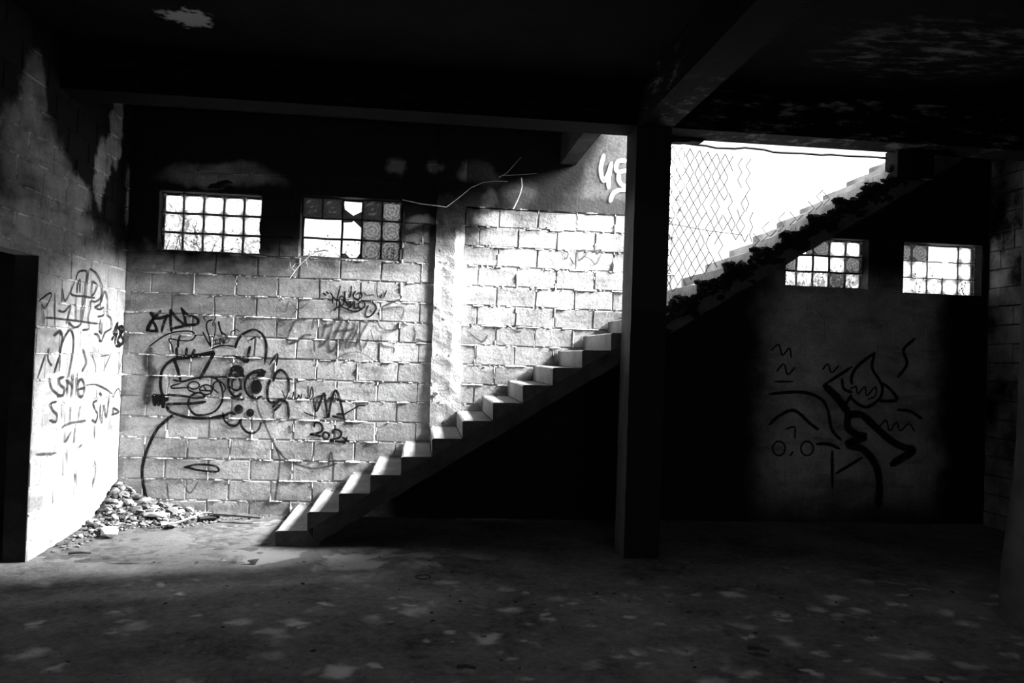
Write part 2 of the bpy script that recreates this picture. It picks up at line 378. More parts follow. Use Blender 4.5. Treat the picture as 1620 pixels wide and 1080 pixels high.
# ------------------------------------------------------------------ block walls
WIN = [(.275, 1.245, 2.555, 3.135), (1.625, 2.615, 2.555, 3.165), (6.66, 7.58, 2.475, 3.005), (7.98, 8.885, 2.455, 3.005)]
PIL = (2.965, 3.255)
def back_top(x):
    if x < 4.37: return ZC
    if x < 5.42: return 4.35
    if x < 8.07: return min(ZC, stair_z(x)-.06)
    return ZC
def cells(xs, zs, solid, y0, y1):
    b = MB()
    for i in range(len(xs)-1):
        for j in range(len(zs)-1):
            if solid((xs[i]+xs[i+1])/2, (zs[j]+zs[j+1])/2): b.box(xs[i], xs[i+1], y0, y1, zs[j], zs[j+1])
    return b
xs = sorted(set([-.2, 4.37, 5.42, 5.50, XR+.2]+[w[0] for w in WIN]+[w[1] for w in WIN]+[5.5+.127*i for i in range(21)]+[8.07]))
zs = sorted(set([-.1, ZC, 4.35]+[w[2] for w in WIN]+[w[3] for w in WIN]+[2.3+.08*i for i in range(21)]))
def solid_back(x, z):
    if z > back_top(x): return False
    return not any(a < x < b_ and c < z < d for a, b_, c, d in WIN)
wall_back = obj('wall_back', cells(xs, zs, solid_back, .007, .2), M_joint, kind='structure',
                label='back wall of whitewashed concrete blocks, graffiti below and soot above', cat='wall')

def block_mesh(seed):
    r = random.Random(seed); b = MB(); L, H = .388, .187; c = .006
    f = [(-L/2, -H/2), (L/2, -H/2), (L/2, H/2), (-L/2, H/2)]
    def j(p, k, dy): return (p[0]*k[0]+r.uniform(-.006, .006), dy, p[1]*k[1]+r.uniform(-.005, .005))
    back = [(x, .03, z) for x, z in f]; mid = [j(p, (1, 1), .005) for p in f]
    fr = [j(p, ((L-2*c)/L, (H-2*c)/H), r.uniform(-.003, .001)) for p in f]
    b.add(back+mid+fr, [(8, 9, 10, 11)]+[(i, (i+1) % 4, 4+(i+1) % 4, 4+i) for i in range(4)]+[(4+i, 4+(i+1) % 4, 8+(i+1) % 4, 8+i) for i in range(4)])
    return b.mesh('block')
BLK = [block_mesh(i) for i in range(9)]
BLKL = [block_mesh(i+20) for i in range(7)]
for me in BLK: me.materials.append(M_block)
for me in BLKL: me.materials.append(M_blockL)
def interval_sub(iv, cut):
    out = []
    for a, b in iv:
        c, d = cut
        if d <= a or c >= b: out.append((a, b)); continue
        if c > a: out.append((a, c))
        if d < b: out.append((d, b))
    return out
def courses(z0, z1, spans, phase0, phase1):
    """yield (u0,u1,zc,zh) for running-bond blocks; spans(zlo,zhi)->intervals; phase0 for rows with even index counted from ZA"""
    i = math.floor((z0-ZA)/.2+1e-6)
    while ZA+.2*i < z1-.02:
        lo, hi = max(ZA+.2*i, z0), min(ZA+.2*(i+1), z1)
        if hi-lo > .05:
            ph = phase0 if i % 2 == 0 else phase1
            for a, b in spans(lo, hi):
                k = math.floor((a-ph)/.4); u = ph+.4*k
                while u < b-1e-6:
                    s, e = max(u, a), min(u+.4, b)
                    if e-s > .05: yield s, e, lo, hi
                    u += .4
        i += 1
def spans_back(a0, a1):
    def f(lo, hi):
        iv = [(a0, a1)]
        for a, b, c, d in WIN:
            if hi > c+.03 and lo < d-.03: iv = interval_sub(iv, (a, b))
        return [(a, b) for a, b in iv]
    return f
# joints: even rows (ZA+0, +.4 ..) at x=.015+.4k ; odd rows at x=.215+.4k on the left, shifted by the pilaster on the right
def place_back(a0, a1, z0, z1, p0, p1):
    for s, e, lo, hi in courses(z0, z1, spans_back(a0, a1), p0, p1):
        obj('block', BLK[rnd.randrange(9)], None, wall_back, ((s+e)/2, rnd.uniform(-.003, .003), (lo+hi)/2),
            (rnd.uniform(-.006, .006), rnd.uniform(-.004, .004), rnd.uniform(-.008, .008)), ((e-s)/.4, 1, (hi-lo)/.2))
place_back(.0, PIL[0], -.065, ZC, .235, .035)
place_back(PIL[1], 5.42, -.065, 3.125, 3.60, 3.40)
# the far right end, in near darkness: joined
def joined_blocks():
    b = MB(); r = random.Random(3)
    for s, e, lo, hi in courses(-.065, ZC, spans_back(5.5, XR), .1, .3):
        if hi > back_top(s)-.02: continue
        y = r.uniform(-.004, .002); g = .006
        b.box(s+g, e-g, y, .03, lo+g, hi-g)
    return b
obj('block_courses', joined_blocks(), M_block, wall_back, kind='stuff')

def ridge(b, axis, u0, u1, z, vertical=False, r=None, size=.011):
    """irregular squeezed-out mortar along a joint"""
    n = max(3, int(abs(u1-u0)/.018)); base = len(b.v); on = False; prev = None
    ph = r.uniform(0, 100)
    for i in range(n+1):
        t = u0+(u1-u0)*i/n
        k = mnoise.noise(Vector((t*7+ph, z*7, 0)))+.55*mnoise.noise(Vector((t*45+ph, z*7, 5)))
        h = max(0, k+.04)*size*2.2
        hw = .004+.014*max(0, k+.15)+.002*r.random(); off = .004*mnoise.noise(Vector((t*14, z*3, ph)))
        if h <= 0: prev = None; continue
        h = min(h, .016)
        if vertical: pts = [(z+off-hw, .004, t), (z+off, -h, t+r.uniform(-.004, .004)), (z+off+hw, .004, t)]
        else: pts = [(t, .004, z+off-hw), (t+r.uniform(-.004, .004), -h, z+off-hw*.3), (t, .004, z+off+hw)]
        if axis == 'left': pts = [(.004+(-p[1])-.004+.0, p[0], p[2]) for p in pts]
        a = len(b.v); b.v += pts
        if prev is not None:
            b.f += [(prev, a, a+1, prev+1), (prev+1, a+1, a+2, prev+2)]
        prev = a
def mortar_back():
    b = MB(); r = random.Random(11)
    for a0, a1, z1, p0, p1 in ((.0, PIL[0], ZC, .235, .035), (PIL[1], 5.5, 3.2, 3.60, 3.40)):
        i = -10
        while ZA+.2*i < z1:
            z = ZA+.2*i; iv = [(a0, a1)]
            for a, b_, c, d in WIN:
                if c-.01 < z < d+.01: iv = interval_sub(iv, (a-.005, b_+.005))
            for s, e in iv: ridge(b, 'back', s, e, z, False, r)
            i += 1
        for s, e, lo, hi in courses(-.065, z1-.05, spans_back(a0, a1), p0, p1):
            if s > a0+.05 and r.random() < .6: ridge(b, 'back', lo, hi, s, True, r, .009)
            for q in range(3 if e-s > .2 else 1): add_lump(b, r.randrange(9999), (r.uniform(s, e), 0, lo+r.gauss(0, .008)), r.uniform(.008, .026), .6)
    return b
obj('squeezed_mortar', mortar_back(), M_mortar, wall_back, kind='stuff')
b = MB(); r = random.Random(77)
b.prism([(PIL[1], 3.135), (5.42, 3.135)]+[(5.50+r.uniform(-.05, .05)+.05*(i % 2), 3.2+.1*i) for i in range(12)]+[(PIL[1], 4.35)], -.006, .05)
obj('plaster_band', b, M_plaster, wall_back, label='smoke-stained grey plaster band above the block courses')

# pilaster
def rough_box(x0, x1, y0, y1, z0, z1, step, amp, seed):
    bm = bmesh.new(); bmesh.ops.create_cube(bm, size=1)
    n = max(2, int((z1-z0)/step))
    bmesh.ops.subdivide_edges(bm, edges=[e for e in bm.edges if abs(e.verts[0].co.z-e.verts[1].co.z) > .5], cuts=n, use_grid_fill=True)
    bmesh.ops.subdivide_edges(bm, edges=[e for e in bm.edges if abs(e.verts[0].co.x-e.verts[1].co.x) > .5], cuts=3, use_grid_fill=True)
    r = random.Random(seed)
    for v in bm.verts:
        v.co.x = x0+(v.co.x+.5)*(x1-x0); v.co.y = y0+(v.co.y+.5)*(y1-y0); v.co.z = z0+(v.co.z+.5)*(z1-z0)
        q = mnoise.noise_vector(v.co*9+Vector((seed, 0, 0)))
        v.co.x += amp*q.x; v.co.y += amp*q.y
    me = bpy.data.meshes.new('m'); bm.to_mesh(me); bm.free(); return me
pil = obj('pilaster', rough_box(PIL[0], PIL[1], -.026, .02, -.05, ZC, .05, .010, 4), M_pil, kind='structure',
          label='rough concrete pilaster standing proud of the back wall', cat='pilaster')

# left wall with doorway (plane x = 0)
DOOR = (-3.05, -1.82, 2.27)
ys = sorted(set([-11.2, DOOR[0], DOOR[1], .0])); zs2 = [-.1, DOOR[2], ZC]
bL = MB()
for i in range(len(ys)-1):
    for j in range(2):
        if j == 0 and DOOR[0]-.01 < ys[i] < DOOR[1]-.01: continue
        bL.box(-.16, -.006, ys[i], ys[i+1], zs2[j], zs2[j+1])
wall_left = obj('wall_left', bL, M_mortarL, kind='structure', label='whitewashed block wall on the left with doorway and sprayed tags', cat='wall')
def spans_left(lo, hi):
    iv = [(-3.4, -.0)]
    if lo < DOOR[2]-.06: iv = interval_sub(iv, DOOR[:2])
    return iv
for s, e, lo, hi in courses(-.065, ZC, spans_left, -2.05, -1.81+.0):
    obj('block', BLKL[rnd.randrange(7)], None, wall_left, (rnd.uniform(-.002, .002)-.001, (s+e)/2, (lo+hi)/2),
        (rnd.uniform(-.004, .004), rnd.uniform(-.006, .006), math.pi/2+rnd.uniform(-.006, .006)), ((e-s)/.4*(1.01 if hi < 2.4 else .985), 1, (hi-lo)/.2*(1.01 if hi < 2.4 else .975)))
bm_ = MB(); r_ = random.Random(5)
for i in range(-10, 9):
    z = ZA+.2*i
    ridge(bm_, 'left', -3.3 if z > 2.3 else DOOR[1], 0, z, False, r_, .007 if z < 2.4 else .013)
for s_, e_, lo_, hi_ in courses(2.335, ZC, lambda lo, hi: [(-3.3, 0)], -2.05, -1.81):
    if r_.random() < .7: ridge(bm_, 'left', lo_, hi_, s_, True, r_, .010)
obj('squeezed_mortar', bm_, M_ridgeL, wall_left, kind='stuff')
b = MB(); b.box(-.17, .004, DOOR[0]-.1, DOOR[1]+.06, DOOR[2]-.005, DOOR[2]+.17)
obj('door_lintel', b, M_blockL, wall_left, label='rendered lintel over the doorway')

b = MB(); b.box(-.162, -.003, DOOR[1]-.012, DOOR[1]+.001, -.02, DOOR[2])
obj('door_jamb', b, M_dark, wall_left, label='dark end face of the wall at the doorway')
# right wall, rear wall, room beyond the doorway
b = MB(); b.box(XR+.006, XR+.2, -11.2, .2, -.1, ZC)
wall_right = obj('wall_right', b, M_dark, kind='structure', label='smoke-greyed block wall closing the room on the right', cat='wall')
BLKR = [block_mesh(i+50) for i in range(4)]
for me in BLKR: me.materials.append(M_rightblock)
for s, e, lo, hi in courses(-.065, ZC, lambda lo, hi: [(-1.6, -.02)], -2.0, -1.8):
    obj('block', BLKR[rnd.randrange(4)], None, wall_right, (XR+rnd.uniform(-.004, .001), (s+e)/2, (lo+hi)/2), (0, 0, -math.pi/2), ((e-s)/.4, 1, (hi-lo)/.2))
b = MB()
OPN = (1.2, 6.4, .0, 2.7)  # unseen opening, added and sized to let fill light in
b.box(-.2, OPN[0], -11.2, -11.0, -.1, ZC); b.box(OPN[1], XR+.2, -11.2, -11.0, -.1, ZC); b.box(OPN[0], OPN[1], -11.2, -11.0, OPN[3], ZC)
obj('wall_rear', b, M_wallplain, kind='structure', label='dim rear wall behind the viewer with a wide opening added for fill light', cat='wall')
b = MB(); b.box(-3.2, -3.0, -6, .2, -.1, ZC); b.box(-3.0, -.16, 0, .2, -.1, ZC); b.box(-3.0, -.16, -6, -5.8, -.1, ZC)
obj('wall_beyond', b, M_wallplain, kind='structure', label='dark wall of the room seen through the left doorway', cat='wall')

# ceiling slab with the stairwell opening, beams, column
HX0, HX1 = 4.37, 8.07
b = MB()
b.box(-3.2, XR+.2, -11.2, -W, ZC, ZC+.15); b.box(-3.2, HX0, -W, .2, ZC, ZC+.15); b.box(HX1, XR+.2, -W, .2, ZC, ZC+.15)
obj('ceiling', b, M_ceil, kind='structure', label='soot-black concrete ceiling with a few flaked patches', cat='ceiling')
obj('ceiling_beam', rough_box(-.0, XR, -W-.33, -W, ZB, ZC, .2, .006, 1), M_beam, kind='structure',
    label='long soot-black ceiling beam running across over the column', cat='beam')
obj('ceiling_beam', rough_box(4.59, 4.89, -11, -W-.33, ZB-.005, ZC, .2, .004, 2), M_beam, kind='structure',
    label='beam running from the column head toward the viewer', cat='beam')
obj('ceiling_beam', rough_box(4.21, HX0, -W, .0, ZB+.02, ZC+.15, .2, .006, 3), M_dark, kind='structure',
    label='short beam stub edging the stairwell opening left of the column', cat='beam')
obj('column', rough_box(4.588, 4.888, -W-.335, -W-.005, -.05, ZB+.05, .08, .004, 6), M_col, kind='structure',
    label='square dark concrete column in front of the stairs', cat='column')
b = MB(); b.box(7.05, 7.40, -W-.1, -W+.1, 3.36, ZB+.02)
obj('trim_1', b, M_blackconc, kind='structure', label='short black pier closing the stairwell at the top of the stairs', cat='pier')

# ------------------------------------------------------------------ staircase
NST = 25
stairs = empty('staircase', (SX, -W/2, 0), label='straight concrete staircase climbing right along the back wall', cat='staircase')
def at(o, par): o.matrix_parent_inverse = Matrix.Translation(par.location).inverted(); return o
def step_mesh(k):
    x0 = SX+T*k; x1 = x0+T+.004; zt = SH+R*k; zb = zt-R if k else -.03
    r = random.Random(100+k); b = MB(); n = 12
    prof = [(x0, zb), (x1, zb+(R if k else R*.8)), (x1, zt), (x0+.012, zt), (x0-.004, zt-.010)]
    if k == 0: prof = [(x0, -.03), (x1+T*.4, -.03), (x1, zt), (x0+.012, zt), (x0-.004, zt-.010)]
    rows = []
    rough = .012 if k > 12 else .003
    for j in range(n+1):
        y = -W+(W-.012)*j/n; row = []
        edge = 1.0 if j in (0, 1) else .45
        for q, (x, z) in enumerate(prof):
            dx = dz = 0
            if q >= 2:
                dx = r.uniform(-1, 1)*rough*edge; dz = -abs(r.uniform(0, 1))*rough*edge*(1.6 if q >= 3 else .3)
            row.append((x+dx, y+(r.uniform(0, rough*2) if j == 0 else 0), z+dz))
        rows.append(row)
    m_ = len(prof)
    for row in rows: b.v += row
    for j in range(n):
        for q in range(m_):
            a = j*m_+q; c = j*m_+(q+1) % m_; b.f.append((a, a+m_, c+m_, c))
    b.f.append(tuple(range(m_))); b.f.append(tuple(n*m_+q for q in range(m_))[::-1])
    return b.mesh('step')
for k in range(NST):
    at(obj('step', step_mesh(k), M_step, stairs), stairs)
xa, xb = SX+.30, SX+T*NST
def slab_poly():
    b = MB(); n = 60; r = random.Random(9); off = .16
    for j in range(2):
        y = -W+.004 if j == 0 else -.012
        for i in range(n+1):
            x = xa+(xb-xa)*i/n; t = stair_z(x)+.004; q = max(-.03, t-off+r.uniform(-.008, .008))
            b.v += [(x, y, t), (x, y, q)]
    m2 = 2*(n+1)
    for i in range(n):
        a = 2*i
        b.f += [(a, a+1, a+3, a+2), (m2+a, m2+a+2, m2+a+3, m2+a+1), (a+1, m2+a+1, m2+a+3, a+3), (a, a+2, m2+a+2, m2+a)]
    b.f += [(0, m2, m2+1, 1), (2*n, 2*n+1, m2+2*n+1, m2+2*n)]
    return b
at(obj('stair_slab', slab_poly(), M_slab, stairs, label='shade-painted sloping underside of the stairs'), stairs)
b = MB(); r = random.Random(21)
for i in range(900):
    x = r.uniform(4.92, 7.2); k = int((x-SX)/T); zt = SH+R*k
    fx = (x-SX)/T-k
    z = zt-R*.9+r.random()*R*.95 if r.random() < .7 else zt+r.uniform(-.03, .015)
    if i % 2: z = stair_z(x)+r.uniform(-.03, .085)
    add_lump(b, i, (x, -W+r.uniform(-.02, .05), z), r.uniform(.03, .10 if i % 2 == 0 else .075), r.uniform(.5, .9))
at(obj('broken_edge', b, M_blackconc, stairs, kind='stuff', label='crumbled dark outer edge of the upper steps'), stairs)  # one even black over the whole crumbled edge
b = MB(); r = random.Random(22)
for i in range(160):
    x = r.uniform(4.95, 7.1); k = int((x-SX)/T); zt = SH+R*k
    px, pz = x, zt; pts = []
    for q in range(4):
        pts.append((px, -W+.02, pz)); px += r.uniform(-.015, .015); pz += r.uniform(.01, .03)
    b.tube(pts, .0018, 3, .4)
at(obj('weed_tuft', b, M_twigdark, stairs, kind='stuff', label='thin dry weeds along the broken stair edge'), stairs)

# ------------------------------------------------------------------ windows of glass blocks
def glass_mesh(broken=None, seed=0):
    n = 8; b = MB(); h = .5
    for side in (0, 1):
        for j in range(n+1):
            for i in range(n+1):
                u = -h+i/n; v = -h+j/n; q = math.hypot(u, v)
                d = .04*math.cos(q*22)*(1 if q < .45 else 0)
                y = (-.5+(.05 if q < .45 else 0)+d*.6) if side == 0 else .5
                b.v.append((u, y, v))
    m2 = (n+1)*(n+1)
    for side in (0, 1):
        for j in range(n):
            for i in range(n):
                a = side*m2+j*(n+1)+i
                b.f.append((a, a+1, a+n+2, a+n+1) if side == 0 else (a, a+n+1, a+n+2, a+1))
    rim = [i for i in range(n)]+[(j+1)*(n+1)-1 for j in range(n)]+[n*(n+1)+n-i for i in range(n)]+[(n-j)*(n+1) for j in range(n)]
    for i in range(len(rim)):
        a, c = rim[i], rim[(i+1) % len(rim)]; b.f.append((a, m2+a, m2+c, c))
    me = b.mesh('glass_block')
    return me
GM = {}
for key, mt in (('c', M_glass), ('d', M_glassd), ('k', M_glassk)):
    GM[key] = glass_mesh(); GM[key].materials.append(mt)
def shard_mesh(poly, mt):
    b = MB(); b.prism([(u-.5, v-.5) for u, v in poly], -.4, -.2); me = b.mesh('glass_shard'); me.materials.append(mt); return me
LAY = [
 ['ccccc', 'ccccc', 'ccccc'],                   # top row first
 ['kk1kd', '..2dd', '..3dd'],
 ['45dcc', 'd..cd', 'cccdc'],
 ['dd..c', 'cc..c', '.cccc'],
]
SH_P = {'1': [[(0, 0), (1, 0), (1, .42), (.55, .18), (.08, .5), (0, .9)]], '2': [[(.55, 1), (1, .62), (1, 1)], [(0, 1), (0, .86), (.5, .9), (.55, 1)]], '3': [[(0, .0), (.5, 0), (.2, .3), (0, .25)], [(.75, 0), (1, 0), (1, .35)]],
        '4': [[(.7, 0), (1, 0), (1, 1), (.86, .95), (.95, .62), (.72, .4)], [(0, 1), (0, .55), (.5, 1)]], '5': [[(0, 0), (.25, .1), (.45, .45), (.3, .8), (.35, 1), (0, 1)], [(.55, 0), (.5, .2), (.72, .5), (.6, .8), (.65, 1), (1, 1), (1, 0)]]}
WLAB = ['intact barred glass-block window near the left corner', 'broken glass-block window left of the pilaster, several panes knocked out',
        'glass-block window partly hidden behind the stair underside', 'bright glass-block window at the far right end of the wall']
for wi, (x0, x1, z0, z1) in enumerate(WIN):
    win = empty('window_%d' % (wi+1), ((x0+x1)/2, .15, z0), kind='structure', label=WLAB[wi], cat='window')
    pu, pv = (x1-x0)/5, (z1-z0)/3; yb = .115
    for rI in range(4):
        z = z0+pv*rI; t = .010 if 0 < rI < 3 else .012
        if wi == 3 and rI in (1, 2):
            for (c0, c1) in (((0, 3), (3.4, 5)) if rI == 2 else ((0, 5),)):
                bb = MB(); bb.tube([(x0+pu*(c0+(c1-c0)*q/8.), yb+.04, z+.003*math.sin(q*2.1)) for q in range(9)], .007 if c0 else .006, 5); at(obj('grout_bar', bb, M_grout, win), win)
        else:
            bb = MB(); zz = min(max(z, z0+t*.8), z1-t*.8)
            bb.tube([(x0+.002+(x1-x0-.004)*q/8., yb+.035, zz+.0025*math.sin(q*1.7+rI)) for q in range(9)], .0125 if wi != 3 else .008, 5); at(obj('grout_bar', bb, M_grout, win), win)
    for cI in range(6):
        x = min(max(x0+pu*cI, x0+.010), x1-.010)
        rows = {(1, 1): (0, 3), (1, 2): (0, 3)}.get((wi, cI), (0, 3))
        if wi == 1 and cI == 1: rows = (2, 3)
        if wi == 3 and cI == 3: rows = (0, 1.1)
        if wi == 3 and cI == 1: rows = (1.0, 3)
        bb = MB(); bb.tube([(x+.0025*math.sin(q*1.9+cI), yb+.035, z0+.004+(pv*rows[0]+(pv*(rows[1]-rows[0])-.008)*q/6.)) for q in range(7)], .0125 if wi != 3 else .008, 5)
        at(obj('grout_bar', bb, M_grout, win), win)
    for rI in range(3):
        for cI in range(5):
            ch = LAY[wi][rI][cI]; cx = x0+pu*(cI+.5); cz = z1-pv*(rI+.5); sc = (pu-.014, .07, pv-.014)
            if ch == '.': continue
            if ch in 'cdk':
                at(obj('glass_block', GM[ch], None, win, (cx, yb+.04, cz), None, sc), win)
            else:
                for poly in SH_P[ch]:
                    at(obj('glass_shard', shard_mesh(poly, M_glassk if wi == 1 else M_glassd), None, win, (cx, yb+.04, cz), None, sc), win)

